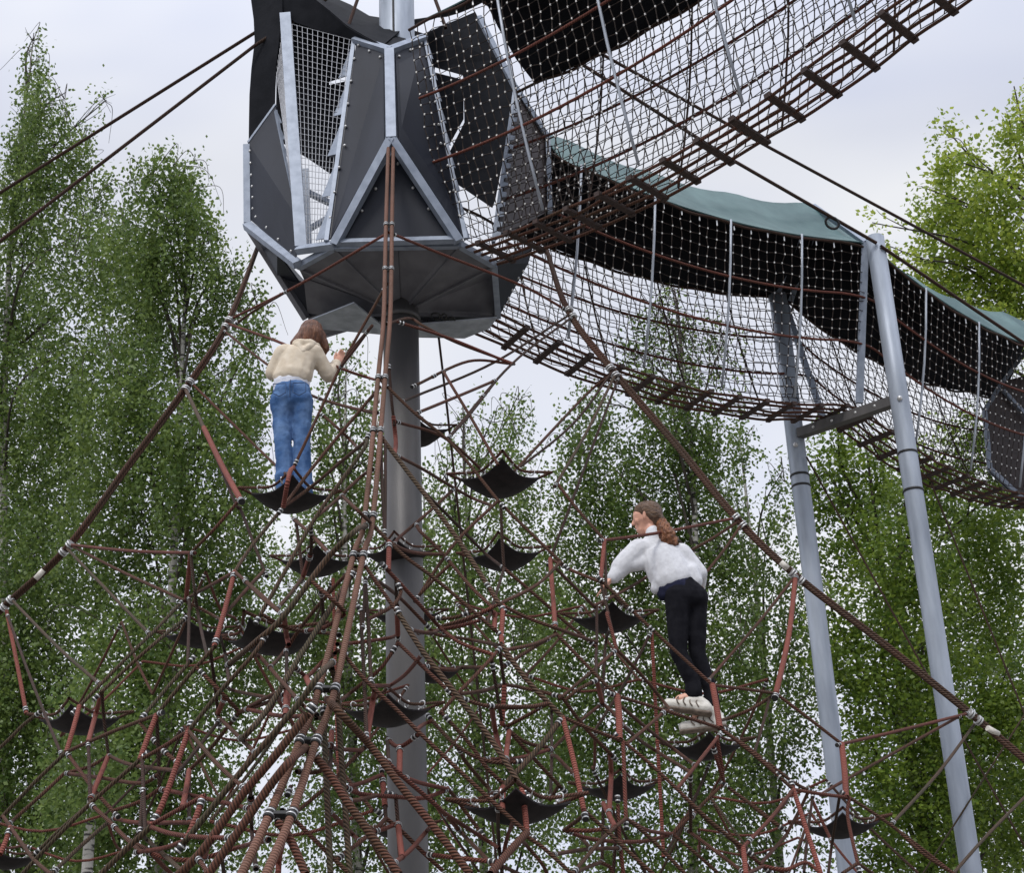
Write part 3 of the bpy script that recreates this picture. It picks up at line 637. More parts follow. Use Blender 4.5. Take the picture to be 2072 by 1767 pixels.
# --- ropes: tile, kind, layer at each end (metres behind the outer face), points
TILE = {'A': (0, 1300, .5), 'B': (0, 2117, .5), 'C': (830, 2117, .5), 'D': (1660, 2117, .5), 'E': (830, 1300, .8765), 'F': (1660, 1300, .8765), 'G': (2481, 2117, .8765), 'Z': (0, 0, 1 / .58913), 'S': (800, 1000, .6793)}
ROPES = '''
A r 0 1.8 1330,50 1885,590
A t 0 0 1285,75 1340,200 1400,340
A S 0 0 1400,340 1520,590 1650,830
A d .3 .8 1400,350 1610,850 1650,900 1740,1130 1815,1320
A r 0 0 1650,830 1480,1030 1320,1195
A R 0 0 470,1120 900,1175 1310,1200
A r 0 1.2 480,1130 860,1330 1260,1520 1500,1650
A g 0 .6 450,1180 740,1470 1060,1790
A s 0 0 1312,1210 1278,1490
A d .3 .7 1330,1210 1345,1450 1370,1670
A w 0 0 1270,1495 1430,1420 1610,1330
A g 0 0 1270,1495 1100,1684 910,1875 545,2254
A d .2 .8 1285,1500 1295,1700 1300,1944
A g 0 0 1945,900 1730,1160 1612,1330
A s 0 .2 1598,1340 1540,1570 1465,1834
A r 0 .9 1622,1345 1780,1490 1930,1640
A w .9 1.3 1815,1325 1700,1450 1535,1640
Z r 0 0 779,572 759,609 719,681 676,761 639,843 586,957
E r 0 .3 520,30 290,320 163,505
E s 0 0 187,375 162,515
E g 0 0 490,240 470,290 290,545 165,765 75,925
E t 0 0 445,598 330,712 165,932 53,1035
E t 0 0 420,745 308,932 205,1105 100,1290 20,1395
E r 0 0 560,10 690,140 830,260 1005,480
E t 0 0 552,210 690,400 860,640 1010,885
E r 0 0 510,555 640,690 780,800 990,985
E r 0 0 490,745 560,850 627,949
E R 0 .4 575,755 690,880 775,975
E r .9 1.0 612,165 800,230 955,372
E r .6 .9 620,285 720,345 830,420 905,470
E d .8 .9 700,400 830,545 950,682
E r 0 0 806,0 905,165 1005,340
E r .8 1 690,135 860,55 985,-8
E r .8 1 690,32 770,-5
E d .8 .6 1022,0 900,140 808,228
E r 1 .6 835,425 740,515 620,622
E r .5 .7 1000,490 830,655 700,845
E r 0 0 1015,490 1100,575 1250,720
E d 0 .4 1012,500 1018,620 1028,745
E r .1 .5 1035,768 1182,885 1262,950
E r 0 .2 1245,735 1160,820 1020,892
E r 0 0 1012,890 1130,945 1262,990
E r 0 .5 1000,905 900,950 790,982
E s .2 .2 992,925 988,1010
E s 0 0 1016,892 1018,1010
E d .6 .8 255,560 262,680 240,780
E s .7 .7 258,690 243,780
E d .6 .7 218,560 236,780
E r .4 .9 205,552 280,615 355,690
E r 2 1.6 290,122 370,190 435,252
E r .9 .6 485,245 390,325 280,420
E r .9 .6 475,380 420,430 375,475
E r .7 1 400,470 460,520 520,570
E s .6 .6 612,150 604,250
E d .3 .6 590,-20 596,90 606,190
E d .2 .5 578,-40 588,90 598,180
E d .2 .5 545,230 550,430 560,640
E d .2 .5 562,235 568,430 572,610
E s .3 .3 566,640 556,745
E r .9 1.2 232,800 185,855 130,910
E r .9 1.2 272,812 340,868 385,905
E r .9 1.1 0,788 80,870 150,932
E r .5 .8 700,600 750,645 795,690
E r .5 .6 800,692 900,815 988,905
E r .8 1 812,735 755,790 700,850
E r 1 1.2 590,618 640,655 700,678 795,690
E r .5 .9 625,772 640,830 600,890 505,945
E d .3 .6 462,790 468,900 470,1007
E d .3 .6 485,790 490,900 495,1007
E r .5 .9 505,790 580,835 640,880
E r .8 1 380,800 260,940 160,1080
E R .9 1.2 400,930 330,985 250,1010
E r .9 1 90,930 200,985 340,1000
E d 1 1.2 310,820 318,920 320,1007
E s 1 1 180,930 176,1007
E s 1 1.2 620,890 628,1000
E d .6 .8 600,780 606,900 612,1005
E r 1.2 1.3 640,985 735,1000 780,985
E r 1.2 1.3 755,930 830,935 900,915
E r 1 1.3 985,905 830,970 700,1000
B s 0 0 50,-10 110,350 168,715
B d .2 .7 65,-20 200,350 325,670 440,950
B g 0 0 120,-70 400,240 660,490
B g .2 0 1060,190 880,350 700,520
B s .2 .4 685,530 655,685
B d .4 .8 700,540 715,720 745,960
B g .3 0 1290,330 1110,520 945,700
B r .3 .8 1325,330 1500,505 1645,660
B g 0 0 1470,215 1280,420 1085,650
B s 0 0 540,630 500,780 455,930
B r 0 0 455,935 760,800 1075,680
B s 0 0 1065,690 1010,840 962,980
B d .3 .6 1100,700 1100,930 1095,1190
B w 0 0 962,980 1120,905 1325,790
B g 0 0 1740,265 1530,510 1320,785
B s 0 0 1295,790 1200,1060 1110,1300 1035,1440
B r .2 .7 1335,800 1510,1020 1685,1190
B g 0 0 960,990 620,1290 380,1530 150,1776
B d .3 .6 980,1000 985,1240 990,1470
B g 0 0 445,960 220,1170 20,1375
B r .2 .5 462,970 640,1200 775,1340
B r .5 .8 770,1430 860,1520 955,1605
B w .5 .2 445,1080 285,1230 100,1395
B g .4 .2 620,1300 420,1470 235,1645
B g .8 .4 775,1390 580,1570 380,1770
B r 0 0 25,1390 130,1540 235,1680 350,1776
B s 0 0 100,1440 50,1550 0,1640
B r 1.4 1.5 460,1060 620,1030 740,970
B r 1.4 1.5 460,1070 700,1110 970,1155 1090,1100
B r 1.4 1.6 765,980 900,1020 1185,1040
B s 1.2 1.2 732,990 630,1260
B d 1 1.2 610,870 612,1060 612,1270
B r .9 1.1 790,1355 970,1290 1095,1205
B R .9 1.2 790,1370 950,1395 1220,1390 1390,1380
B R 1 1.2 1110,1212 1350,1260 1500,1295 1690,1340
B R 0 0 1045,1440 1210,1345 1395,1240
B s 0 0 1392,1245 1340,1400 1275,1545
B t 0 0 1035,1450 880,1590 690,1776
B R .4 .7 1060,1460 1200,1510 1400,1540 1640,1550
B R .2 .2 965,1620 1120,1600 1270,1550
B R .5 .7 980,1640 1200,1690 1400,1670 1640,1590
B d 1 1.2 1510,705 1310,930 1140,1110
B r .9 1.1 1530,710 1640,820 1765,945
B r 1.4 1.5 1600,510 1790,550 1960,575
B r 1.3 1.4 1640,660 1800,605 1945,540
B R 1.3 1.5 1690,670 1900,700 2080,690
B r 1.2 1.1 1640,690 1440,930 1300,1060
B r .9 1 1130,930 1210,990 1290,1050
B s 1.4 1.4 1290,1070 1270,1180 1245,1295
B d 1.4 1.5 1300,1080 1300,1440
B r .7 .9 945,745 1010,810 1090,890
B d .7 .9 1480,270 1490,470 1502,695
B d .8 1 1545,255 1560,440
B s 1 1 1580,520 1520,665
B r .3 .8 1790,285 1910,420 2040,565
B d 1 1.2 1960,460 1955,580 1942,690
B s 1 1 1978,500 1970,665
B d .9 1.1 942,1170 950,1330 960,1500
B r .5 .8 660,1300 780,1430 900,1560 1170,1690
B g .5 .7 1010,1540 1130,1650 1260,1776
B g 0 0 -10,915 80,830 165,745
B R .8 .9 1010,1600 1090,1690 1180,1776
B s .9 .9 1420,1570 1400,1680
B d .9 1 1530,1640 1540,1776
B r .6 .8 1350,1650 1420,1720 1470,1776
C t 0 0 545,390 400,590 230,795 0,1065 -380,1540
C T 0 0 440,690 230,960 0,1235 -260,1600 -430,1776
C T 0 0 330,1000 170,1200 0,1450 -230,1776
C r 0 0 700,262 840,430 1060,640 1250,830 1460,1030 1760,1310 1960,1490
C T 0 0 605,590 890,900 1110,1190 1320,1450 1570,1776
C T 0 0 500,960 620,1110 720,1270 900,1520 1080,1776
C T 0 0 300,1480 360,1590 440,1776
C R .2 .4 885,880 1080,1070 1270,1240 1390,1355
C r .4 .6 360,1400 590,1640 720,1776
C d .2 .5 820,-10 845,450 862,850
C d .2 .5 868,0 885,470
C s .3 .3 900,590 882,855
C t .2 .3 655,510 680,890 745,1776
C t .2 .3 565,700 580,1100 610,1776
C t 0 0 1090,0 1250,250 1460,520 1700,830 1925,1180
C R .8 .9 340,340 400,385 450,410 560,310
C r .8 1 0,670 170,590 290,540
C r .9 1 440,630 350,545 270,470
C r .9 1.3 720,550 830,460 960,350 1075,180
C r 0.4 .7 1075,185 1160,270 1240,350 1440,540
C R .4 .6 1240,262 1110,420 985,515
C R 1.1 1.2 920,465 1010,470
C R 1.1 1.2 720,190 850,175 1015,150
C R .9 1.1 1370,95 1500,180 1720,240
C R .9 1.1 1360,100 1480,70 1690,0
C r 1.1 1.2 1250,135 1420,150 1610,170
C r .6 .8 1520,355 1440,375 1240,350
C r .5 .3 1790,215 1640,380 1480,540 1370,660
C r 1.1 1.2 1500,540 1660,515 1800,470
C r 1.1 1.2 1500,570 1640,615 1790,635 2072,620
C r .5 .6 1370,680 1560,880 1690,1050 1810,1150
C r .7 .9 1310,720 1400,820 1480,890 1600,960 1740,995 1950,985
C r .7 .9 1475,900 1540,1010 1700,1190
C R .7 .8 1250,745 1340,690
C R .7 .8 1010,865 1085,910 1210,815
C s .7 .8 1085,930 1072,1100
C d .6 .8 1000,850 1005,1000
C R .9 1.1 720,1165 840,1130 960,1080
C R .9 1.1 1100,1090 1240,1130 1415,1160
C R .9 1.1 720,1200 830,1235 1050,1240 1250,1235 1415,1160
C d .7 .9 965,1090 980,1250 988,1370
C s .7 .8 1005,1110 990,1310
C R .8 1 540,880 640,905 820,912
C r .8 .9 840,910 720,1030 600,1160 370,1350
C R .8 .9 620,1340 700,1430 770,1510
C r .5 .6 990,1390 1110,1490 1240,1620 1380,1750
C R .5 .6 1270,1480 1160,1610 1030,1720
C r .5 .8 980,1380 890,1480 640,1680
C R .6 .7 890,1490 1000,1460 1110,1420
C s .5 .6 1120,1430 1095,1660
C d .5 .6 1060,1250 1075,1450 1085,1640
C r .7 .9 1420,1190 1520,1320
C r .9 1 1470,1320 1640,1250 1740,1180
C R .9 1.2 1280,1600 1500,1650 1770,1700
C r .8 1 1500,1480 1620,1600 1750,1730
C s .7 .7 1300,1420 1320,1480
C r .9 1.2 740,1270 830,1285 930,1280
C d .9 1 310,300 300,500 290,690
C s .9 .9 320,520 310,680
C s .9 1 440,420 455,480
C d 1 1.2 620,800 625,1090
C s 1 1 610,820 605,900
C r 1 1.3 360,1060 470,1075 550,1060
C r 1 1.2 500,700 600,670
C s 1 1.1 260,1650 250,1776
C d .8 1 310,1150 312,1240
C d .8 1 80,1200 70,1480
C s .8 .9 60,1230 40,1330
D r .2 .3 180,230 350,190 490,120
D r 0 0 505,125 740,370 900,530
D t 0 0 130,205 300,440 545,695
D r .6 .7 165,330 300,220 440,110
D R 0 .1 850,-10 885,110 915,230
D r .3 .2 900,245 760,370 540,555
D r .3 .6 930,250 1080,400 1240,590
D w .5 .8 780,430 640,500 560,560
D r 0 0 1050,-10 1330,250 1575,475
D r 0 0 1600,490 1800,515 2010,545
D S 0 0 1585,485 1610,610 1632,740
D r 0 0 920,550 1250,650 1625,770
D S 0 0 905,560 930,690 945,835
D w 0 0 570,710 760,785 950,850
D s 0 0 570,720 640,1040 690,1335
D r .3 .6 540,600 690,780 870,945
D t .1 .4 545,725 430,870 330,980 200,1110 100,1215
D r 0 0 960,860 1150,1020 1330,1190 1560,1410 1785,1590
D r .2 .2 1330,1230 1530,1420 1780,1610 1920,1720
D R 0 .2 930,870 955,1130 980,1390
D r .7 .9 955,600 1150,780 1315,920
D r .8 .9 965,740 1080,850 1190,930
D r .7 .5 970,880 1110,780 1240,680
D r .8 1 165,750 300,685 440,610
D r .7 .8 480,910 660,740 815,625
D r .8 .9 830,625 910,690 1000,790
D d 2.5 2.5 470,640 460,950 440,1240
D R 0 .1 1605,840 1480,1000 1340,1175
D r 0 0 1645,790 1870,930 2085,1115
D r .3 .3 1880,945 2085,1090
D R .3 .4 1630,835 1645,1000 1652,1150
D R .3 .4 1590,880 1615,1010 1640,1130
D r .6 .8 1635,1185 1480,1330 1300,1500
D r .4 .8 1690,1185 1830,1290 1950,1385 2085,1475
D d .2 .5 1965,570 1930,730 1880,915
D r 0 .5 1995,550 1830,650 1660,710
D d .4 .6 60,285 85,520 112,745
D d .3 .5 125,240 150,455
D s .3 .5 145,480 130,735
D s .6 .7 85,800 140,1000
D s .6 .7 150,800 150,980
D r 1.1 1.2 0,520 130,480 300,510 535,570
D r 1.1 1.2 0,622 300,625 450,595
D R 1.1 1.2 0,990 250,990 490,935
D r 1.1 1.2 170,800 300,890 490,935
D r .6 .8 130,775 320,970 520,1165
D r .7 .8 500,965 570,1040 650,1120
D s 0 0 265,1200 280,1330 292,1480
D T 0 0 300,1535 180,1640 50,1776
D r 0 0 315,1535 440,1620 610,1776
D r 0 0 710,1355 860,1490 1030,1650 1170,1776
D r .2 .4 705,1355 640,1410 560,1470
D r .2 .3 975,1415 830,1540 630,1776
D r .3 .3 1005,1415 1150,1530 1390,1776
D R 1.1 1.2 570,1480 700,1530 900,1555 1100,1550 1290,1500
D R 1 1.2 985,1430 1120,1490 1290,1505
D R 1 1.2 560,1460 720,1465 880,1440
D r 1.4 1.6 500,1610 700,1590 900,1600
D r .7 .8 1310,1500 1410,1380 1510,1315
D r .7 .8 1310,1540 1450,1640 1610,1766
D r .7 .9 1425,1490 1600,1630 1780,1776
D s 0 0 1775,1610 1805,1776
D R 0 .2 1790,1590 1960,1410 2085,1270
D r .2 .3 1930,1720 2080,1760
D r .3 .4 1925,1725 1830,1776
D d .7 .8 780,150 778,270 782,390
D d .7 .8 845,160 830,330 818,600
D s .8 .9 790,440 812,610
D s 1 1 875,965 878,1100
D d .8 1 825,1290 820,1500 815,1690
D s .9 1 850,1300 872,1430
D d .8 1 890,1300 892,1776
D R .7 .9 925,1310 935,1500 962,1776
D d .7 .8 1440,1080 1430,1280 1420,1475
D R .9 1.1 20,1540 100,1590
D r .9 1.1 290,1570 400,1700 440,1776
D r .9 1.1 640,1490 740,1610
D r 1.1 1.2 800,1700 720,1730 620,1776
D r 1.1 1.2 800,1700 870,1730 900,1776
D r .9 1 560,1180 460,1260
D s .9 1 120,1180 110,1280
D s .7 .8 150,1180 140,1300
D d .7 .8 105,1540 130,1776
D R .7 .8 160,1540 165,1720
D r .8 1 160,1720 250,1776
D r .8 1 1500,1325 1430,1400
F d .2 .6 512,0 340,480 262,708
F g 0 0 500,20 400,220 288,410
F r .5 .9 412,55 260,205 112,355
F w 0 0 285,425 365,520 468,630
F R 0 0 475,635 700,605 990,550
F s 0 0 470,645 472,790
F w 0 0 262,712 350,755 465,798
F r 0 .5 982,568 890,630 808,678
F r 0 .4 1005,588 940,680 868,768
F r 0 0 475,805 560,885 690,1005
F s 0 0 266,722 285,985
F r .4 .7 278,738 350,810 432,892
F r .7 .8 435,892 530,845 615,795
F d .1 .2 460,810 485,900 510,1000
F d .4 .6 482,650 486,760 486,885
F d .4 .6 0,85 70,-5
F d .2 .5 70,500 72,600 80,745
F r .4 .6 0,780 40,850 62,885
F R .8 .9 0,920 40,900
F d .6 .7 75,770 48,880 30,960
G R 0 0 468,502 700,450 968,385
G r 0 0 215,318 340,410 460,500
G r .1 .6 955,398 720,520 410,685
G g .2 .4 980,435 850,610 668,810
G S 0 0 465,510 480,610 490,705
G r 0 0 10,455 130,545 268,665
G r .3 .3 140,545 280,650 360,690
G R 0 0 280,670 390,692 490,708
G r 0 0 498,712 660,820 905,1010
G r .2 .2 690,865 790,945 900,1005
G s 0 0 278,680 330,840 385,1010
G R 0 .2 490,712 488,790 530,970
G R .1 .5 262,682 180,790 85,892
G r .5 .8 20,672 130,755 240,842
G r .7 .9 240,868 165,960
G d .7 .8 352,722 335,850 320,1005
G R .7 .8 358,722 412,850
G d .7 .8 430,892 415,1010
G g 0 0 1190,705 1050,860 930,1010
G r .2 .3 0,830 80,905 160,978
G R .5 .5 168,975 250,990 320,965 370,1010
G r .2 .3 535,982 590,1010
G r .2 .3 525,982 470,1010
G r .3 .4 330,690 300,760 250,860
S r 0 .3 760,170 880,140 960,180 1130,262 1400,360
S r 0 0 700,180 600,280 545,330
S r .7 .9 545,385 620,300 700,200
S r .1 0 10,150 120,75 280,-18
Z R 0 0 462,648 600,575 777,468
Z R .1 1.9 462,655 560,690 689,745 750,766
Z r .2 2.2 466,672 550,740 636,802 750,835
Z S 0 0 1610,1172 1596,1290 1570,1404
Z r 0 .5 1604,1170 1530,1265 1451,1357
Z R 0 0 795,470 900,515 1060,580 1150,632
Z R .3 .6 800,640 910,680 1040,738
Z d .3 .9 1152,640 1000,735 845,800
Z d .3 .9 1155,645 1035,738 905,890
Z r .5 .9 845,778 950,732 1040,738
Z r .9 1 640,800 700,820 760,835
Z d .3 .6 1240,755 1160,860 1040,955
'''
KIND = {'r': (.0092, 'rope'), 'R': (.0095, 'rope_red'), 'd': (.0085, 'rope_dark'), 'g': (.0095, 'rope_green'), 's': (.0125, 'sleeve'), 'S': (.0165, 'sleeve'), 't': (.0125, 'rope_green'), 'T': (.0165, 'rope'), 'w': (.0092, 'rope')}
PALE = {'rope': 0, 'rope_red': 1, 'rope_dark': 2, 'rope_green': 3, 'sleeve': 4}
ROPEM = [M['rope'], M['rope_red'], M['rope_dark'], M['rope_green'], M['sleeve']]
raw = []
for ln in ROPES.strip().split('\n'):
    f = ln.split(); ox, oy, sc = TILE[f[0]]; k = f[1]; l0, l1 = float(f[2]), float(f[3])
    px = [((ox + float(a.split(',')[0]) * sc) * .58913, (oy + float(a.split(',')[1]) * sc) * .58913) for a in f[4:]]
    n = len(px); q3 = [[x, y, face(x, y, l0 + (l1 - l0) * i / (n - 1))] for i, (x, y) in enumerate(px)]
    L_ = sum(math.hypot(px[i + 1][0] - px[i][0], px[i + 1][1] - px[i][1]) for i in range(n - 1))
    raw.append((min(l0, l1) - L_ / 900 - (.25 if k in 'tT' else 0), L_, k, q3))
raw.sort(key=lambda a: a[0])
CAND = [np.array(NODES)]
for path_ in ([(fx(y), y) for y in range(290, 1790, 6)],
              [(x, y) for (x, y) in spline([(527, 486), (460, 655), (380, 780), (258, 945), (135, 1110), (15, 1222), (-40, 1275)], 20)],
              [(x, y) for (x, y) in spline([(1104, 500), (1150, 630), (1240, 750), (1372, 905), (1495, 1055), (1610, 1165), (1790, 1305), (1970, 1450), (2100, 1560)], 20)]):
    CAND.append(np.array([(x, y, face(x, y)) for x, y in path_]))
def snap2(e):
    A = np.concatenate(CAND); d = np.hypot(A[:, 0] - e[0], A[:, 1] - e[1]) + 1.2 * np.abs(A[:, 2] - e[2])
    ok = (np.hypot(A[:, 0] - e[0], A[:, 1] - e[1]) < 14) & (np.abs(A[:, 2] - e[2]) < 2.2)
    if not ok.any(): return None
    d[~ok] = 1e9; return A[int(d.argmin())]
items = []
for _, L_, k, q3 in raw:
    n = len(q3); q3 = [np.array(c, float) for c in q3]
    e0, e1 = snap2(q3[0]), snap2(q3[-1])
    d0 = e0 - q3[0] if e0 is not None else 0; d1 = e1 - q3[-1] if e1 is not None else 0
    q3 = [c + d0 * (1 - i / (n - 1)) + d1 * (i / (n - 1)) for i, c in enumerate(q3)]
    pts = spline([P(*c) for c in q3], 8)
    CAND.append(np.array([(x, y, p_[1]) for p_ in pts for x, y, _z in [proj(p_)]]))
    items.append([L_, k, q3, e0 is not None, e1 is not None])
# loose ends run on in their own direction until they meet the next rope
full = [c for c in CAND]
def run_on(q3, own):
    e, p_ = q3[-1], q3[-2]; d = (e - p_)[:2]; d = d / (np.hypot(*d) + 1e-9)
    A = np.concatenate([c for i, c in enumerate(full) if i != own])
    for t in range(0, 110, 4):
        x, y = e[0] + d[0] * t, e[1] + d[1] * t
        h = np.hypot(A[:, 0] - x, A[:, 1] - y); ok = (h < 9) & (np.abs(A[:, 2] - e[2]) < 2.6)
        if ok.any():
            h[~ok] = 1e9; return A[int(h.argmin())]
    return None
off = len(CAND) - len(items); done_ = []
for i, (L_, k, q3, s0, s1) in enumerate(items):
    if not s1:
        n_ = run_on(q3, off + i)
        if n_ is not None: q3 = q3 + [n_]; s1 = True
    if not s0:
        n_ = run_on(q3[::-1], off + i)
        if n_ is not None: q3 = [n_] + q3; s0 = True
    pts = spline([P(*c) for c in q3], 8); r, m = KIND[k]; r *= 1.14
    done_.append((L_ * r / pts[:, 1].mean(), k, r, m, pts, s0, s1))
items = done_
items.sort(key=lambda a: -a[0])
CL = []
def clamp_geo(b, pts, r, at):
    t = norm(pts[1] - pts[0]) if at == 0 else norm(pts[-2] - pts[-1]); p_ = pts[0] if at == 0 else pts[-1]
    c = p_ + t * .045
    if any(abs(c[0] - o_[0]) + abs(c[1] - o_[1]) + abs(c[2] - o_[2]) < .16 for o_ in CL): return False
    CL.append(c)
    b.tube([c - t * .022, c + t * .022], r + .003, 8, True, 1)
    for dz in (-.013, .013): b.tube([c + t * (dz - .004), c + t * (dz + .004)], r + .0045, 9, True, 0)
    return True
web = MB(); webc = MB(); NB = 96 - 8
for idx, (ar, k, r, m, pts, *ends) in enumerate(items):
    sides = 10 if r > .012 else 8
    if idx < NB:
        b = MB(); b.tube(pts, r, sides); o = b.build('rope', M[m], net)
        for at in (0, 1):
            cb = MB()
            if ends[at] and clamp_geo(cb, pts, r, at): cb.build('rope_clamp', [M['clamp'], M['black']], o)
        if k == 'w':
            i = len(pts) // 2; cb = MB(); cb.tube(pts[i - 1:i + 3], r + .005, 8, True); cb.build('tag_sleeve', M['tag'], o)
    else:
        web.tube(pts, r, sides, False, PALE[m])
        for at in (0, 1):
            if ends[at]: clamp_geo(webc, pts, r, at)

# --- the far inner layers: octahedral lattice behind the traced front layers
cell, hz = .92, .78
lat = {}
for kz in range(2, 11):
    z = .75 + kz * hz
    for i in range(-12, 13):
        for j in range(-12, 13):
            if (i + j + kz) % 2: continue
            u, v = i * cell * .70, j * cell * .70
            x, y = MX + (u - v) * .7071, MY + .2 + (u + v) * .7071
            lim = (9.3 - z) * .80
            if max(abs(u), abs(v)) > lim: continue
            p_ = np.array([x, y, z]) + rng.normal(0, .035, 3)
            X_, Y_, zd = proj(p_)
            if not (-60 < X_ < 2130 and 1120 < Y_ < 1850): continue
            if y < face(X_, Y_) + 1.25: continue
            if math.hypot(x - MX, y - MY) < .45: continue
            lat[(i, j, kz)] = p_
ED = []
for (i, j, kz), p_ in lat.items():
    for dx, dy in ((1, 0), (-1, 0), (0, 1), (0, -1)):
        if (i + dx, j + dy, kz - 1) in lat and rng.random() < .25: ED.append(((i, j, kz), (i + dx, j + dy, kz - 1), 0))
    for dx, dy in ((1, 1), (1, -1)):
        if (i + dx, j + dy, kz) in lat and rng.random() < .20: ED.append(((i, j, kz), (i + dx, j + dy, kz), 1))
    if (i, j, kz - 2) in lat and rng.random() < .16: ED.append(((i, j, kz), (i, j, kz - 2), 2))
while True:                      # no loose ends
    deg = {}
    for a, c, _ in ED: deg[a] = deg.get(a, 0) + 1; deg[c] = deg.get(c, 0) + 1
    keep = [e for e in ED if deg[e[0]] > 1 and deg[e[1]] > 1]
    if len(keep) == len(ED): break
    ED = keep
for a, c, ty in ED:
    A, B_ = lat[a], lat[c]; mid = (A + B_) / 2 + [0, 0, (-.03, -.11, 0)[ty]]
    web.tube(spline([A, mid, B_], 4), (.0105, .0105, .0125)[ty], 7, False, (int(rng.choice([0, 0, 1, 2, 3])), 1, 4)[ty])
    clamp_geo(webc, spline([A, mid, B_], 4), .0105, 0)
web.build('inner_rope', ROPEM, net, kind='stuff')
webc.build('inner_clamp', [M['clamp'], M['black']], net, kind='stuff')

# ------------------------------------------------------------------ people
def blob(name, m, parent, voxel, smooth=6, folds=0.0, fscale=.08, label=None):
    """finish a builder of overlapping tapered volumes into ONE continuous skin"""
    def done(b):
        me = b.mesh(name); o = D.objects.new(name, me); COL.objects.link(o)
        md = o.modifiers.new('r', 'REMESH'); md.mode = 'VOXEL'; md.voxel_size = voxel; md.use_smooth_shade = True
        if smooth: sm = o.modifiers.new('s', 'SMOOTH'); sm.iterations = smooth; sm.factor = .5
        if folds:
            tx = D.textures.new(name + '_folds', 'CLOUDS'); tx.noise_scale = fscale; tx.noise_depth = 2
            dp = o.modifiers.new('d', 'DISPLACE'); dp.texture = tx; dp.strength = folds; dp.mid_level = .5; dp.texture_coords = 'LOCAL'
        dg = bpy.context.evaluated_depsgraph_get(); dg.update()
        nm = D.meshes.new_from_object(o.evaluated_get(dg)); nm.name = name; o.modifiers.clear(); o.data = nm
        D.meshes.remove(me)
        o.data.materials.clear(); o.data.materials.append(M[m]); attach(o, parent)
        if label: o['label'] = label
        return o
    return done
def finger(b, base, d1, d2, l, r):
    p = np.asarray(base, float); b.cone(p, r, p + norm(d1) * l * .5, r * .92, seg=8); p2 = p + norm(d1) * l * .5
    b.cone(p2, r * .92, p2 + norm(d2) * l * .5, r * .75, seg=8)
def hand(b, wrist, fwd, side, curl, s=1.0):
    """palm, four bent fingers of different length, and a thumb from the side of the palm"""
    fwd, side, curl = norm(fwd), norm(side), norm(curl)
    pc = wrist + fwd * .045 * s
    b.cone(wrist, .020 * s, pc, .022 * s, side, 1.5); b.cone(pc, .022 * s, wrist + fwd * .075 * s, .017 * s, side, 1.9)
    for k, l in enumerate((.060, .068, .064, .050)):
        base = wrist + fwd * .082 * s + side * (.030 - .020 * k) * s
        finger(b, base, fwd + curl * .55, curl - fwd * .15, l * s, .0085 * s)
    finger(b, wrist + fwd * .03 * s + side * .032 * s, fwd + side * .8 + curl * .5, fwd + curl * .9, .055 * s, .0095 * s)

# --- girl in the beige hoodie, seen from behind, standing on a mat
c_, H_, _k = MATP[0]; YB = c_[1] + .02
def J(x, y, d=0.): return P(x, y, YB + d)
g1 = thing('person', 'person seen from behind in a beige hoodie and blue jeans standing on a black mat', 'person', c_, None)
foot = np.array([0, 0, 1]) * (c_[2] + .03)
hd, nk = J(630, 681, .10), J(622, 700, .05)
shL, shR = J(571, 712, .02), J(637, 710, .02)
elL, wrL = J(550, 756, .05), J(556, 752, .30)
elR, wrR = J(664, 760, .10), J(680, 737, .26)
pel, wst, chest = J(591, 800), J(593, 770, .0), J(604, 730, .03)
hpL, hpR = J(570, 812), J(611, 812); knL, knR = J(574, 895, -.01), J(609, 895, .01)
anL, anR = P(577, 988, YB), P(612, 986, YB + .03)
anL[2] = anR[2] = c_[2] + .07
b = MB()
b.cone(hd - [0, 0, .03], .070, hd + [0, 0, .035], .078); b.ball(hd + [.008, .088, -.022], .011, 6); b.cone(hd + [.004, .05, -.07], .035, hd + [.005, .065, -.06], .03)
b.cone(nk - [0, 0, .05], .043, hd - [0, 0, .05], .040)
for e in (-1, 1): b.ball(hd + [e * .076, .0, -.015], (.012, .018, .026), 6)
b.cone(chest, .085, wst, .075, (1, 0, 0), 1.25); b.cone(wst, .075, pel, .085, (1, 0, 0), 1.3); b.cone(chest + [0, 0, .05], .06, nk - [0, 0, .04], .05, (1, 0, 0), 1.6)
for a, c, d in ((shL, elL, wrL), (shR, elR, wrR)):
    b.cone(a, .042, c, .034); b.cone(c, .033, d, .022)
for a, c, d in ((hpL, knL, anL), (hpR, knR, anR)):
    b.cone(a, .055, c, .040); b.cone(c, .040, d, .030); b.cone(d - [0, 0, .03], .03, d + [0, .12, -.035], .026)
hand(b, wrR, J(688, 724, .30) - wrR, np.array([-.55, -.6, .5]), np.array([.5, -.2, .75]), 1.0)
hand(b, wrL, np.array([-.2, .8, .3]), np.array([.8, .2, .3]), np.array([0, .3, 1]), .95)
blob('body', 'skin', g1, .0065, 3)(b)
fb = MB()
for e in (-1, 1): fb.ball(hd + [e * .028, .072, .004], .009, 6)
fb.build('eye', M['eye'], g1, kind='stuff')
fb = MB(); fb.ball(hd + [.006, .086, -.055], (.020, .006, .006), 6); fb.build('mouth', M['lip'], g1)
b = MB()   # shoulder-length auburn hair falling to both sides
b.cone(hd + [0, -.012, .012], .086, hd + [0, -.012, .04], .088); b.cone(hd + [0, -.03, 0], .088, hd + [-.02, -.035, -.05], .080, (1, 0, 0), 1.1)
b.cone(hd + [.065, .0, .0], .045, hd + [.105, .01, -.10], .030); b.cone(hd + [-.05, -.03, -.01], .055, hd + [-.125, -.02, -.062], .030); b.cone(hd + [-.02, -.06, -.02], .05, hd + [-.085, -.055, -.075], .030)
b.cone(hd + [.085, .01, -.05], .032, hd + [.098, .03, -.135], .012)
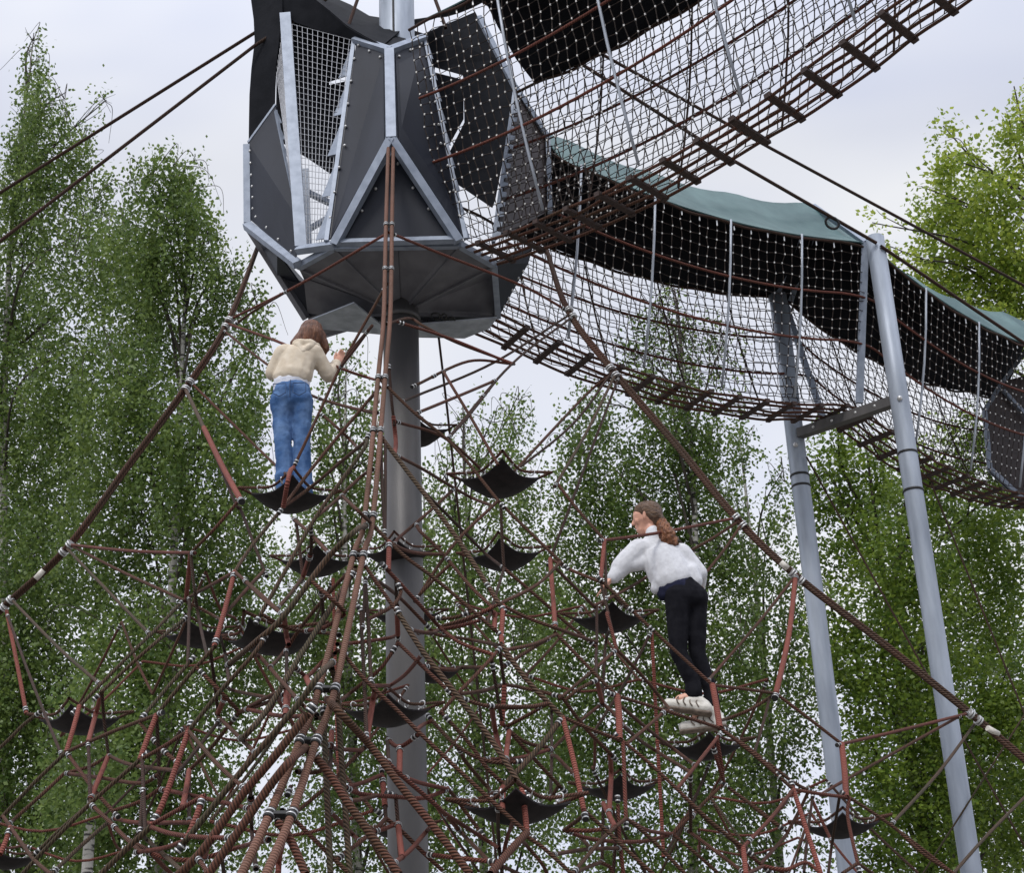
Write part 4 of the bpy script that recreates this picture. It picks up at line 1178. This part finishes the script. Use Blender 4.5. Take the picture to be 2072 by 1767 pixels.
blob('hair', 'hair_auburn', g1, .008, 4, .008, .03)(b)
b = MB()
b.cone(chest + [0, 0, .02], .105, wst + [0, 0, .035], .108, (1, 0, 0), 1.28); b.cone(nk - [0, 0, .07], .075, chest, .105, (1, 0, 0), 1.45)
b.cone(wst + [-.01, 0, .03], .100, wst + [-.01, 0, -.005], .090, (1, 0, 0), 1.38)
b.cone(shL + [.02, 0, -.01], .062, shR + [-.02, 0, -.01], .064)
for a, c, d in ((shL, elL, wrL), (shR, elR, wrR)):
    b.cone(a + [0, 0, -.015], .061, c, .052); b.cone(c, .052, d, .043); b.cone(d - norm(d - c) * .025, .036, d, .034)
ho = blob('hoodie', 'hoodie', g1, .009, 4, .016, .13)(b)
b = MB(); b.cone(nk + [-.055, -.06, -.008], .036, nk + [.035, -.065, -.02], .034); b.cone(nk + [-.07, -.05, -.01], .034, nk + [-.035, -.075, -.075], .026); b.cone(nk + [.045, -.05, -.02], .032, nk + [-.03, -.078, -.078], .026)
b.cone(nk + [-.07, .0, .0], .03, nk + [-.055, -.055, -.005], .033); b.cone(nk + [.07, .0, -.01], .028, nk + [.03, -.06, -.02], .03)
b.cone(nk + [-.06, -.075, -.035], .030, nk + [-.02, -.10, -.10], .022); b.cone(nk + [.035, -.075, -.045], .028, nk + [-.02, -.10, -.10], .022)
h2 = blob('hood', 'hoodie', g1, .0075, 3, .012, .04)(b)
b = MB(); b.cone(wst + [-.012, 0, -.012], .094, wst + [-.008, 0, -.040], .092, (1, 0, 0), 1.42); blob('shirt_hem', 'tee', g1, .008, 3, .014, .05)(b)
b = MB()
b.cone(wst + [0, .0, -.05], .088, pel + [0, 0, .02], .098, (1, 0, 0), 1.36); b.cone(pel + [0, -.012, .02], .098, pel + [0, -.012, -.05], .095, (1, 0, 0), 1.42)
for a, c, d, s_ in ((hpL, knL, anL, -1), (hpR, knR, anR, 1)):
    b.cone(a + [s_ * .004, -.018, -.005], .080, a + (c - a) * .4 + [s_ * .006, 0, 0], .068); b.cone(a + (c - a) * .3 + [s_ * .005, 0, 0], .070, c + [s_ * .006, 0, 0], .060); b.cone(c + [s_ * .006, 0, 0], .060, d + [s_ * .004, 0, .10], .060)
    for zz, rr_, oy in ((.15, .062, .006), (.115, .066, -.006), (.078, .063, .006), (.04, .067, -.004), (.0, .063, .004)): b.cone(d + [s_ * .004 + oy, oy, zz], rr_, d + [s_ * .004 - oy, -oy, zz - .018], rr_)
    b.cone(d + [0, -.005, -.02], .064, d + [0, 0, -.03], .062)
je = blob('jeans', 'jeans', g1, .0075, 3, .020, .07)(b)
m = MB()
for cx_, w_ in ((-.072, 1), (.068, 1)):
    o_ = pel + [cx_, -.128, -.012]
    L5 = [o_ + [-.045, .004, .045], o_ + [.045, .004, .045], o_ + [.045, .0, -.03], o_ + [0, -.004, -.058], o_ + [-.045, .0, -.03], o_ + [-.045, .004, .045]]
    m.tube(L5, .0035, 5)
m.tube([wst + [0, -.118, -.055], pel + [0, -.125, .02], pel + [0, -.115, -.07]], .0035, 5)
m.build('seam', M['jeans_seam'], je)
for an in (anL, anR):
    b = MB(); b.cone(an + [0, -.03, -.035], .036, an + [0, .12, -.035], .034, (1, 0, 0), 1.15); blob('shoe', 'shoe', g1, .008, 3)(b)

# --- girl in the white sweater, leaning to the left with a ponytail
YB = 10.9
g2 = thing('person', 'person in a white sweater and black leggings with a ponytail, leaning left on ropes', 'person', P(1420, 1440, YB), None)
hd, nk = J(1309, 1050, .06), J(1322, 1083, .03)
fdir = norm(np.array([-.93, .36, -.05])); upv = norm(np.array([-.08, .02, 1])); upv = norm(upv - fdir * (upv @ fdir)); sdv = np.cross(upv, fdir)  # sdv: her left
if sdv[1] > 0: sdv = -sdv
shL, shR = J(1292, 1112, .02), J(1378, 1121, .04)
elL, wrL = J(1256, 1151, .0), J(1236, 1172, -.02)
elR, wrR = J(1414, 1160, .06), J(1418, 1194, .16)
pel, wst, chest = J(1389, 1208), J(1371, 1176, .02), J(1341, 1130, .03)
hpL, hpR = J(1371, 1216), J(1406, 1218, .03); knL, knR = J(1374, 1321, .0), J(1409, 1321, .05)
anL, anR = J(1404, 1408, .0), J(1441, 1428, .06)
toL, toR = J(1346, 1424, .0), J(1378, 1473, .06); heL, heR = J(1428, 1434, 0), J(1456, 1462, .06)
b = MB()
hb = lambda f, s, u: hd + fdir * f + sdv * s + upv * u
b.cone(hb(-.022, 0, .018), .083, hb(.018, 0, .022), .078, upv, 1.12); b.cone(hb(.02, 0, -.02), .066, hb(.040, 0, -.066), .042, sdv, .95)
b.cone(hb(.058, 0, -.078), .020, hb(.066, 0, -.074), .020)                      # chin
b.cone(hb(.088, 0, .018), .010, hb(.104, 0, -.016), .0125); b.ball(hb(.098, 0, -.018), (.013, .013, .010), 6)   # nose
b.cone(hb(.076, .022, .034), .012, hb(.076, -.022, .034), .012)                 # brow ridge
b.cone(hb(.082, .008, -.042), .0085, hb(.082, -.008, -.042), .0085); b.cone(hb(.080, .008, -.054), .0085, hb(.080, -.008, -.054), .0085)
b.ball(hb(.055, .042, -.018), .024, 6); b.ball(hb(.055, -.042, -.018), .024, 6)
for e in (1, -1):
    b.cone(hb(-.012, e * .078, .014), .017, hb(-.006, e * .078, -.020), .012, fdir, .8)
b.cone(hd - upv * .05 - fdir * .015, .046, nk - [0, 0, .03], .050)
b.cone(chest, .09, wst, .08, (1, .2, 0), 1.3); b.cone(wst, .08, pel, .09, (1, .2, 0), 1.25); b.cone(chest, .085, nk - [0, 0, .04], .05, (1, .2, 0), 1.4)
for a, c, d in ((shL, elL, wrL), (shR, elR, wrR)):
    b.cone(a, .044, c, .036); b.cone(c, .035, d, .023)
for a, c, d in ((hpL, knL, anL), (hpR, knR, anR)):
    b.cone(a, .045, c, .030); b.cone(c, .030, d, .026)
for d, t in ((anL, toL), (anR, toR)): b.cone(d, .033, d * .5 + t * .5 + [0, 0, .0], .03)
hand(b, wrL, J(1224, 1186, -.02) - wrL, np.array([.5, -.7, .4]), np.array([-.5, .6, -.5]), 1.0)
hand(b, wrR, np.array([.05, .3, -1.]), np.array([-.8, .3, 0]), np.array([-.3, .6, -.4]), .95)
blob('body', 'skin', g2, .0055, 2)(b)
for e in (1, -1):
    fb = MB(); fb.ball(hb(.071, e * .031, .012), .0095, 6); fb.build('eye', M['eye'], g2)
    fb = MB(); fb.cone(hb(.084, e * .015, .040), .0035, hb(.070, e * .048, .044), .003); fb.build('eyebrow', M['hair_brown'], g2)
fb = MB(); fb.cone(hb(.089, .010, -.048), .0035, hb(.089, -.010, -.048), .0035); fb.build('mouth', M['lip'], g2)
b = MB()
b.cone(hb(-.030, 0, .035), .086, hb(.006, 0, .044), .082, upv, 1.05); b.cone(hb(-.05, 0, .0), .078, hb(-.07, 0, -.03), .055)
b.cone(hb(-.01, .050, .045), .050, hb(-.06, .035, .0), .052); b.cone(hb(-.01, -.050, .045), .050, hb(-.06, -.035, .0), .052)
b.cone(hb(.040, .02, .075), .035, hb(-.01, .06, .05), .035)
blob('hair', 'hair_brown', g2, .007, 3, .004, .02)(b)
p0, p1, p2, p3 = J(1330, 1050, .06), J(1341, 1068, .0), J(1352, 1086, -.03), J(1360, 1100, -.02)
b = MB(); b.cone(p0, .042, p1, .046); b.cone(p1, .050, p2, .052); b.cone(p2, .054, p3, .044); b.cone(J(1345, 1076, -.03), .035, J(1336, 1090, -.02), .022); b.cone(p3, .040, J(1366, 1104, -.02), .022)
blob('ponytail', 'hair_tail', g2, .007, 2, .045, .026)(b)
b = MB()
b.cone(nk + [.0, 0, -.045], .066, chest, .108, (1, .2, 0), 1.35); b.cone(chest, .115, J(1352, 1150, .02), .118, (1, .2, 0), 1.38)
b.cone(J(1350, 1150, .02), .118, J(1362, 1172, .01), .118, (1, .15, .15), 1.36); b.cone(J(1338, 1172, -.01), .070, J(1327, 1192, -.02), .040)
b.cone(J(1395, 1160, .02), .075, J(1404, 1176, .01), .060)
b.cone(shL + [.03, 0, .0], .072, shR + [-.03, 0, .0], .075)
b.cone(shL, .078, elL + [0, 0, .01], .070); b.cone(elL, .064, wrL + [.015, 0, .01], .046); b.cone(shL + [.05, 0, -.09], .06, elL + [.06, 0, .02], .05)
b.cone(shR, .076, elR, .060); b.cone(elR, .056, wrR + [0, 0, .03], .042)
b.cone(nk + [0, 0, .012], .058, nk - [0, 0, .03], .066)
sw = blob('sweater', 'knit', g2, .009, 5, .014, .16)(b)
b = MB(); b.cone(J(1362, 1184, .01), .100, J(1374, 1194, .0), .100, (1, .1, .3), 1.30); b.cone(J(1344, 1196, -.02), .055, J(1342, 1203, -.02), .045); blob('undershirt', 'navy', g2, .008, 3, .012, .05)(b)
b = MB()
b.cone(wst + [.02, 0, -.02], .092, pel, .106, (1, .1, .2), 1.18); b.cone(hpL + [0, -.03, .02], .092, hpR + [0, -.03, .02], .092)
b.cone(hpL + [-.004, -.03, 0], .088, knL + [-.006, -.02, 0], .060); b.cone(knL + [-.006, -.02, 0], .059, anL + [0, 0, .09], .052); b.cone(anL + [0, 0, .09], .053, anL + [0, 0, .015], .060)
b.cone(hpR + [.004, .0, 0], .082, knR + [.004, -.008, 0], .058); b.cone(knR + [.004, -.008, 0], .057, anR + [0, 0, .09], .048); b.cone(anR + [0, 0, .09], .049, anR + [0, 0, .015], .055)
blob('leggings', 'leggings', g2, .0085, 6, .009, .09)(b)
for an, he, to in ((anL, heL, toL), (anR, heR, toR)):
    f_ = norm(to - he); 
    b = MB(); b.cone(he, .045, to - f_ * .02, .036, (0, 1, 0), 1.05); b.cone(an - [0, 0, .035], .046, he * .45 + to * .55 + [0, 0, .018], .036); b.cone(he + [0, 0, .02], .036, an - [0, 0, .02], .042)
    so_ = blob('sneaker', 'shoe', g2, .0065, 2)(b)
    m = MB(); dn = norm(np.cross(f_, np.cross(np.array([0, 0, 1.]), f_))); dn = dn if dn[2] > 0 else -dn
    m.cone(he - f_ * .028 - dn * .036, .018, to + f_ * .004 - dn * .030, .014, np.cross(dn, f_), 2.6); m.build('sole', M['sole'], so_)
    m = MB()
    for t in (.18, .34, .5, .66):
        c = he + (to - he) * t + dn * .02; side = norm(np.cross(dn, f_)); side = side if side[1] < 0 else -side
        m.tube(spline([c + side * .046 - dn * .03, c + side * .044 + f_ * .02, c + side * .030 + dn * .028 + f_ * .01], 4), .0042, 5)
    m.build('stripe', M['sole'], so_, kind='stuff')

# ------------------------------------------------------------------ trees
def leaves_mesh(name, m, parent, pos, down, size, hue):
    n = len(pos); L_ = size * rng.uniform(.75, 1.25, n); W_ = L_ * rng.uniform(.30, .40, n)
    ax = rng.normal(0, 1, (n, 3)); ax[:, 2] = ax[:, 2] * .6 - down; ax /= np.linalg.norm(ax, axis=1)[:, None]
    sd = np.cross(ax, rng.normal(0, 1, (n, 3))); sd /= np.linalg.norm(sd, axis=1)[:, None] + 1e-9
    V = np.empty((n, 4, 3)); V[:, 0] = pos; V[:, 1] = pos + ax * (L_ * .42)[:, None] + sd * W_[:, None]
    V[:, 2] = pos + ax * L_[:, None]; V[:, 3] = pos + ax * (L_ * .42)[:, None] - sd * W_[:, None]
    me = D.meshes.new(name); me.vertices.add(4 * n); me.vertices.foreach_set('co', V.astype(np.float32).ravel())
    me.loops.add(4 * n); me.loops.foreach_set('vertex_index', np.arange(4 * n, dtype=np.int32))
    me.polygons.add(n); me.polygons.foreach_set('loop_start', np.arange(0, 4 * n, 4, dtype=np.int32))
    me.update(calc_edges=True)
    at = me.attributes.new('hue', 'FLOAT', 'FACE'); at.data.foreach_set('value', np.clip(hue, 0, 1).astype(np.float32))
    me.materials.append(m); o = D.objects.new(name, me); COL.objects.link(o); attach(o, parent); return o

def tree(label, base, Y, lobes, kind, leaf, dens=1.0, size=.068, bark='bark', trunk=.13, group=None, name='birch_tree', twig=True):
    """lobes: x, y, rx, ry (photo plane), optional density; each is a real ellipsoid at the tree's own distance"""
    bx = P(base[0], base[1], Y); root = np.array([bx[0], Y, 0.])
    t = thing(name, label, 'tree', root, group)
    LB = []
    for lb in lobes:
        x, y, rx, ry = lb[:4]; dn = lb[4] if len(lb) > 4 else 1.0
        dz = rng.uniform(-1, 1) * .8; c = P(x, y, Y + dz); k = np.linalg.norm(c - C0) / F
        LB.append((c, rx * k, min(max(rx * k * .8, .35), 1.9), ry * k / math.cos(math.radians(25)), dn, rx * ry))
    top = max(LB, key=lambda q_: q_[0][2] + q_[3]); topz = top[0] + [0, 0, top[3] * .85]
    # trunk and limbs
    pts = spline([root, root * .6 + top[0] * .4 * np.array([1, 1, 0]) + [0, 0, top[0][2] * .33], top[0] * np.array([1, 1, 0]) + [0, 0, top[0][2] * .75], topz], 8)
    b = MB(); n_ = len(pts); b.tube(pts, trunk * (1 - .93 * np.linspace(0, 1, n_) ** .9), 10); b.build('trunk', M[bark], t)
    b = MB()
    def limb(a, c, r, n=6):
        mid = (a + c) / 2 + rng.normal(0, .12, 3) * np.linalg.norm(c - a) * .5 + [0, 0, .12 * np.linalg.norm(c - a)]
        q_ = spline([a, mid, c], 6); b.tube(q_, np.linspace(r, r * .25, len(q_)), 5); return q_
    for c, rx, rd, rz, dn, ar in LB:
        zz = max(c[2] - 1.2 - rx, 2.0); i = int(np.clip(np.searchsorted(pts[:, 2], zz), 1, n_ - 2))
        q_ = limb(pts[i], c + [0, 0, rz * .6], trunk * .22)
        for k in range(5 if twig else 2):
            e = c + rng.uniform(-1, 1, 3) * np.array([rx, rd, rz]) * .85; limb(q_[len(q_) // 2 + int(rng.integers(0, len(q_) // 2))], e, trunk * .065)
        if twig:
            for k in range(3):
                e = c + np.array([rng.uniform(-1.05, 1.05) * rx, rng.uniform(-1, 1) * rd, rz * rng.uniform(.6, 1.05)])
                q2 = spline([c + [0, 0, rz * .3], e, e + np.array([rng.normal(0, .18), rng.normal(0, .18), -.30 - .4 * rng.random()])], 6); b.tube(q2, np.linspace(.008, .003, len(q2)), 4)
    b.build('branch', M[bark if kind != 'birch' else 'bark2'], t, kind='stuff')
    # leaves: clumps; birches hang them in strands
    PS = []; HU = []
    for c, rx, rd, rz, dn, ar in LB:
        nl = int(ar * dens * dn * .25); per = 38; m = max(int(nl / per), 2)
        u = rng.normal(0, 1, (m, 3)); u /= np.linalg.norm(u, axis=1)[:, None]; rad = rng.uniform(0, 1, m) ** .42
        cc = c + u * rad[:, None] * np.array([rx, rd, rz]); hh = rng.normal(.45, .26, m)
        if kind == 'birch':
            ln = rng.uniform(.3, 1.35, m); s_ = rng.uniform(0, 1, (m, per))
            p_ = np.repeat(cc[:, None, :], per, 1) + rng.normal(0, .052, (m, per, 3)) * (1 + .9 * (1 - s_[..., None]))
            p_[..., 2] -= s_ * ln[:, None] - .3; p_[..., 0] += (rng.normal(0, .12, m)[:, None]) * s_ ** 2
        else:
            d_ = rng.normal(0, 1, (m, 3)); d_[:, 2] = np.abs(d_[:, 2]) * .9 + .3; d_ /= np.linalg.norm(d_, axis=1)[:, None]; s_ = rng.uniform(-.5, .5, (m, per))
            p_ = np.repeat(cc[:, None, :], per, 1) + d_[:, None, :] * s_[..., None] * .5 + rng.normal(0, .085, (m, per, 3))
        PS.append(p_.reshape(-1, 3)); HU.append((hh[:, None] + rng.normal(0, .22, (m, per))).ravel())
    pos = np.concatenate(PS); leaves_mesh('crown', M[leaf], t, pos, .9 if kind == 'birch' else .15, size, np.concatenate(HU))
    return len(pos)
NLV = 0
NLV += tree('tall weeping birch at the left edge with a narrow spire top', (70, 1767), 24.5,
    [(66, 92, 20, 32, .7), (62, 150, 42, 55, .8), (80, 235, 52, 80, 1), (40, 260, 34, 70, .8), (130, 215, 22, 50, .4), (100, 350, 85, 110, 1.1), (30, 380, 60, 120, 1), (215, 210, 26, 14, .5), (165, 300, 30, 70, .6), (190, 430, 50, 90, .7), (222, 560, 60, 120, .8),
     (40, 540, 110, 150, 1.1), (150, 560, 80, 150, .7), (30, 760, 110, 190, 1.2), (150, 800, 100, 170, 1.1), (60, 1010, 150, 220, 1.2), (60, 1260, 160, 230, 1.2), (40, 1500, 150, 220, 1.2), (60, 1720, 170, 160, 1.1)],
    'birch', 'leaf_birch', 1.25, .070, group='weeping birches behind the net')
NLV += tree('broad weeping birch left of the tower with a rounded double top', (330, 1767), 22.5,
    [(350, 345, 60, 34, .9), (300, 380, 70, 60, 1), (385, 400, 48, 60, .9), (330, 480, 110, 110, 1.2), (250, 500, 60, 100, .7), (420, 520, 40, 90, .8), (300, 650, 110, 140, 1.2), (440, 640, 48, 90, .9), (478, 590, 44, 80, .7), (520, 640, 26, 70, .5), (512, 760, 42, 150, .7), (430, 790, 85, 90, 1),
     (250, 840, 120, 170, 1.2), (400, 940, 130, 160, 1.2), (510, 960, 50, 150, .8), (260, 1100, 140, 190, 1.1), (430, 1180, 120, 160, .9), (300, 1370, 150, 170, 1.1), (470, 1360, 90, 150, .7), (230, 1600, 150, 190, 1.15), (400, 1560, 90, 120, .6), (420, 1720, 120, 90, .8), (310, 560, 60, 60, 1)],
    'birch', 'leaf_birch', 1.25, .068, group='weeping birches behind the net')
NLV += tree('sparse weeping birch behind the mast with thin drooping tips', (760, 1767), 25.5,
    [(700, 745, 44, 50, .5), (680, 830, 60, 80, .6), (735, 860, 55, 90, .6), (650, 960, 70, 120, .8), (745, 990, 60, 120, .8), (690, 1120, 110, 140, .9), (820, 1180, 80, 150, .8), (640, 1280, 110, 140, .8), (780, 1340, 120, 150, .9), (640, 1470, 90, 120, .45), (780, 1520, 130, 150, .8), (730, 1710, 190, 120, .75), (900, 1690, 110, 130, .7)],
    'birch', 'leaf_birch', 1.1, .068, group='weeping birches behind the net')
NLV += tree('slim pale birch with airy twigs right of the mast', (1000, 1767), 26.5,
    [(1050, 820, 36, 36, .45), (1000, 870, 60, 50, .45), (940, 880, 40, 70, .5), (1045, 900, 48, 90, .6), (980, 980, 60, 90, .7), (905, 1010, 50, 110, .7), (1060, 1040, 60, 110, .9), (960, 1130, 90, 130, .9), (1060, 1230, 100, 130, .9), (930, 1300, 100, 150, .9), (1050, 1430, 130, 150, .9), (950, 1560, 120, 130, .6), (1080, 1640, 150, 150, .7)],
    'birch', 'leaf_birch', 1.1, .066, group='weeping birches behind the net')
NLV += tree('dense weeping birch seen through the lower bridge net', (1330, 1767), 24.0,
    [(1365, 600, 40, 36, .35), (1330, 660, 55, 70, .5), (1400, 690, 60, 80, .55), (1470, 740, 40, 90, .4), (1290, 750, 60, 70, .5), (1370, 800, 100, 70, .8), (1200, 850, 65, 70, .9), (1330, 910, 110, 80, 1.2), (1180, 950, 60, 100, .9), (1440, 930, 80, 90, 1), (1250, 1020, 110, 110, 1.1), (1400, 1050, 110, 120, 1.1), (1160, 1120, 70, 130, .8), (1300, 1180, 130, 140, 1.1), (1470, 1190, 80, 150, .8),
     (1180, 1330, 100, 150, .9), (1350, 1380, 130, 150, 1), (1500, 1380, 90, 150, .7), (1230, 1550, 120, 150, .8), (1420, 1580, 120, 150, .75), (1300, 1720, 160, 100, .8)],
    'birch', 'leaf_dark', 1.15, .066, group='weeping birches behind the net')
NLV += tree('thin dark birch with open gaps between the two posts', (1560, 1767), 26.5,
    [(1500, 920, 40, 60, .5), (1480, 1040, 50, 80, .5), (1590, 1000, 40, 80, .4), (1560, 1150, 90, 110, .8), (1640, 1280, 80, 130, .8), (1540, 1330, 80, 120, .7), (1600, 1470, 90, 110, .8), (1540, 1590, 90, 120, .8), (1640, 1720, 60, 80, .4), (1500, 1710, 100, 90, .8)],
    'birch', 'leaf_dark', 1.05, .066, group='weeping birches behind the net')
NLV += tree('bright yellow green maple rising at the right edge', (2010, 1767), 21.0,
    [(1912, 275, 11, 36, 1.2), (1918, 350, 24, 60, 1), (1955, 330, 22, 50, 1), (2060, 215, 13, 50, 1.4), (1985, 380, 16, 50, .8), (2050, 310, 30, 90, 1), (1868, 400, 11, 40, .7), (1880, 470, 30, 60, .8), (1940, 450, 55, 90, 1.1), (2030, 460, 60, 120, 1.2), (1768, 470, 10, 34, .5), (1800, 520, 14, 40, .5), (1850, 545, 28, 40, .7), (1930, 570, 80, 80, 1.15), (2050, 620, 60, 110, 1.2), (1880, 640, 60, 50, 1), (1980, 690, 90, 70, 1), (1760, 590, 30, 40, .3)],
    'maple', 'leaf_maple', 1.35, .074, 'bark2', .14, name='maple_tree', twig=False)
NLV += tree('dark leafy lime tree filling the space behind the taller post', (1900, 1767), 23.5,
    [(1700, 900, 60, 60, .6), (1660, 980, 60, 90, .8), (1760, 960, 80, 90, .9), (1860, 1000, 90, 90, 1), (1960, 900, 90, 80, .8), (2040, 1060, 90, 120, 1), (1720, 1120, 80, 120, .9), (1840, 1180, 110, 130, 1), (1980, 1220, 110, 150, 1.05), (1690, 1300, 60, 110, .8), (1790, 1370, 100, 130, 1), (1930, 1450, 120, 150, 1.05), (2060, 1450, 80, 160, 1), (1760, 1560, 80, 120, .8), (1880, 1650, 120, 140, 1), (2030, 1680, 110, 130, 1), (1780, 1730, 90, 80, .7)],
    'lime', 'leaf_lime', 1.2, .070, 'bark2', .17, name='lime_tree', twig=False)
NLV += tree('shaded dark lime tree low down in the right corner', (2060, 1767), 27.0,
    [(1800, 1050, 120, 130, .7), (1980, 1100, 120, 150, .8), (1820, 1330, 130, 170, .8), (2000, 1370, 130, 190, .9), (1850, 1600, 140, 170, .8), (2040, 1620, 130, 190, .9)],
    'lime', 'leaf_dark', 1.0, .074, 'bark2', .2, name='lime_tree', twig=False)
NLV += tree('far pale birch filling the gap low behind the mast', (560, 1767), 31.0,
    [(560, 1090, 90, 110, .6), (590, 1250, 110, 130, .6), (520, 1400, 110, 130, .6), (860, 1090, 80, 120, .5), (880, 1420, 120, 160, .7), (560, 1660, 120, 110, .5), (1130, 1560, 130, 160, .6), (1120, 1250, 90, 160, .6), (700, 1420, 90, 120, .5)],
    'birch', 'leaf_birch', 1.0, .074, group='weeping birches behind the net')
print('LEAVES', NLV)
# a bare white birch stem standing close at lower left
tb = thing('birch_tree', 'white birch trunk with black marks showing at the lower left', 'tree', P(180, 1767, 20.5) * [1, 1, 0])
b = MB(); a = P(176, 1767, 20.5); c = P(184, 1640, 20.6); e = P(188, 1420, 20.8)
b.tube(spline([a * [1, 1, 0], a, c, e], 6), np.interp(np.linspace(0, 1, 19), [0, .6, 1], [.075, .060, .02]), 14); b.build('trunk', M['bark'], tb)
pp = np.concatenate([P(180 + rng.normal(0, 45), rng.uniform(1380, 1660), 20.2 + rng.normal(0, .25)) + rng.normal(0, .12, (26, 3)) for k in range(90)])
leaves_mesh('crown', M['leaf_birch'], tb, pp, .9, .066, rng.normal(.4, .25, len(pp))); leaves_n = len(pp)

# ------------------------------------------------------------------ sky and light
w = D.worlds.new('World'); scn.world = w; w.use_nodes = True
N = w.node_tree.nodes; L = w.node_tree.links; N.clear()
out = N.new('ShaderNodeOutputWorld')
sky = N.new('ShaderNodeTexSky'); sky.sky_type = 'NISHITA'; sky.sun_disc = False
SE, SR = math.radians(52), math.radians(200)
sky.sun_elevation = SE; sky.sun_rotation = SR
b1 = N.new('ShaderNodeBackground'); b1.inputs[1].default_value = .08; L.new(sky.outputs[0], b1.inputs[0])
tc = N.new('ShaderNodeTexCoord'); mp = N.new('ShaderNodeMapping'); mp.inputs['Scale'].default_value = (1, 1, 2.2)
L.new(tc.outputs['Generated'], mp.inputs[0])
nz = N.new('ShaderNodeTexNoise'); nz.inputs['Scale'].default_value = 2.4; nz.inputs['Detail'].default_value = 3; nz.inputs['Distortion'].default_value = .3
L.new(mp.outputs[0], nz.inputs['Vector'])
rp = N.new('ShaderNodeValToRGB'); e = rp.color_ramp.elements
e[0].position = .34; e[0].color = (.64, .69, .87, 1); e[1].position = .62; e[1].color = (.96, .97, 1.0, 1)
L.new(nz.outputs['Fac'], rp.inputs[0])
sx = N.new('ShaderNodeSeparateXYZ'); L.new(tc.outputs['Generated'], sx.inputs[0])
mr = N.new('ShaderNodeValToRGB'); ee = mr.color_ramp.elements   # overcast: bright band low down, greyer mid, bright zenith
ee[0].position = 0; ee[0].color = (1.06, 1.06, 1.06, 1); ee[1].position = 1; ee[1].color = (2.7, 2.7, 2.7, 1)
x = ee.new(.40); x.color = (1.08, 1.08, 1.08, 1); x = ee.new(.56); x.color = (.97, .97, .97, 1); x = ee.new(.70); x.color = (1.35, 1.35, 1.35, 1)
L.new(sx.outputs[2], mr.inputs[0])
mm = N.new('ShaderNodeMix'); mm.data_type = 'RGBA'; mm.blend_type = 'MULTIPLY'; mm.inputs[0].default_value = 1
L.new(rp.outputs[0], mm.inputs[6]); L.new(mr.outputs[0], mm.inputs[7])
b2 = N.new('ShaderNodeBackground'); b2.inputs[1].default_value = 1.0; L.new(mm.outputs[2], b2.inputs[0])
mx = N.new('ShaderNodeMixShader'); mx.inputs[0].default_value = .88
L.new(b1.outputs[0], mx.inputs[1]); L.new(b2.outputs[0], mx.inputs[2]); L.new(mx.outputs[0], out.inputs[0])
sd = D.lights.new('sun', 'SUN'); sd.energy = 1.5; sd.angle = math.radians(14); sd.color = (1, .965, .91)
so = D.objects.new('sun', sd); COL.objects.link(so)
# sun from behind the camera, to its right: direction the light comes FROM
dv = Vector((math.sin(SR) * math.cos(SE), math.cos(SR) * math.cos(SE), math.sin(SE)))
so.rotation_euler = dv.to_track_quat('Z', 'Y').to_euler(); so.location = (0, -10, 30)
vs = scn.view_settings; scn.display_settings.display_device = 'sRGB'
vs.view_transform = 'Standard'; vs.look = 'None'; vs.exposure = 0.0; vs.gamma = 1; vs.use_curve_mapping = False
scn.cycles.max_bounces = 5; scn.cycles.diffuse_bounces = 3; scn.cycles.transmission_bounces = 4; scn.cycles.transparent_max_bounces = 8
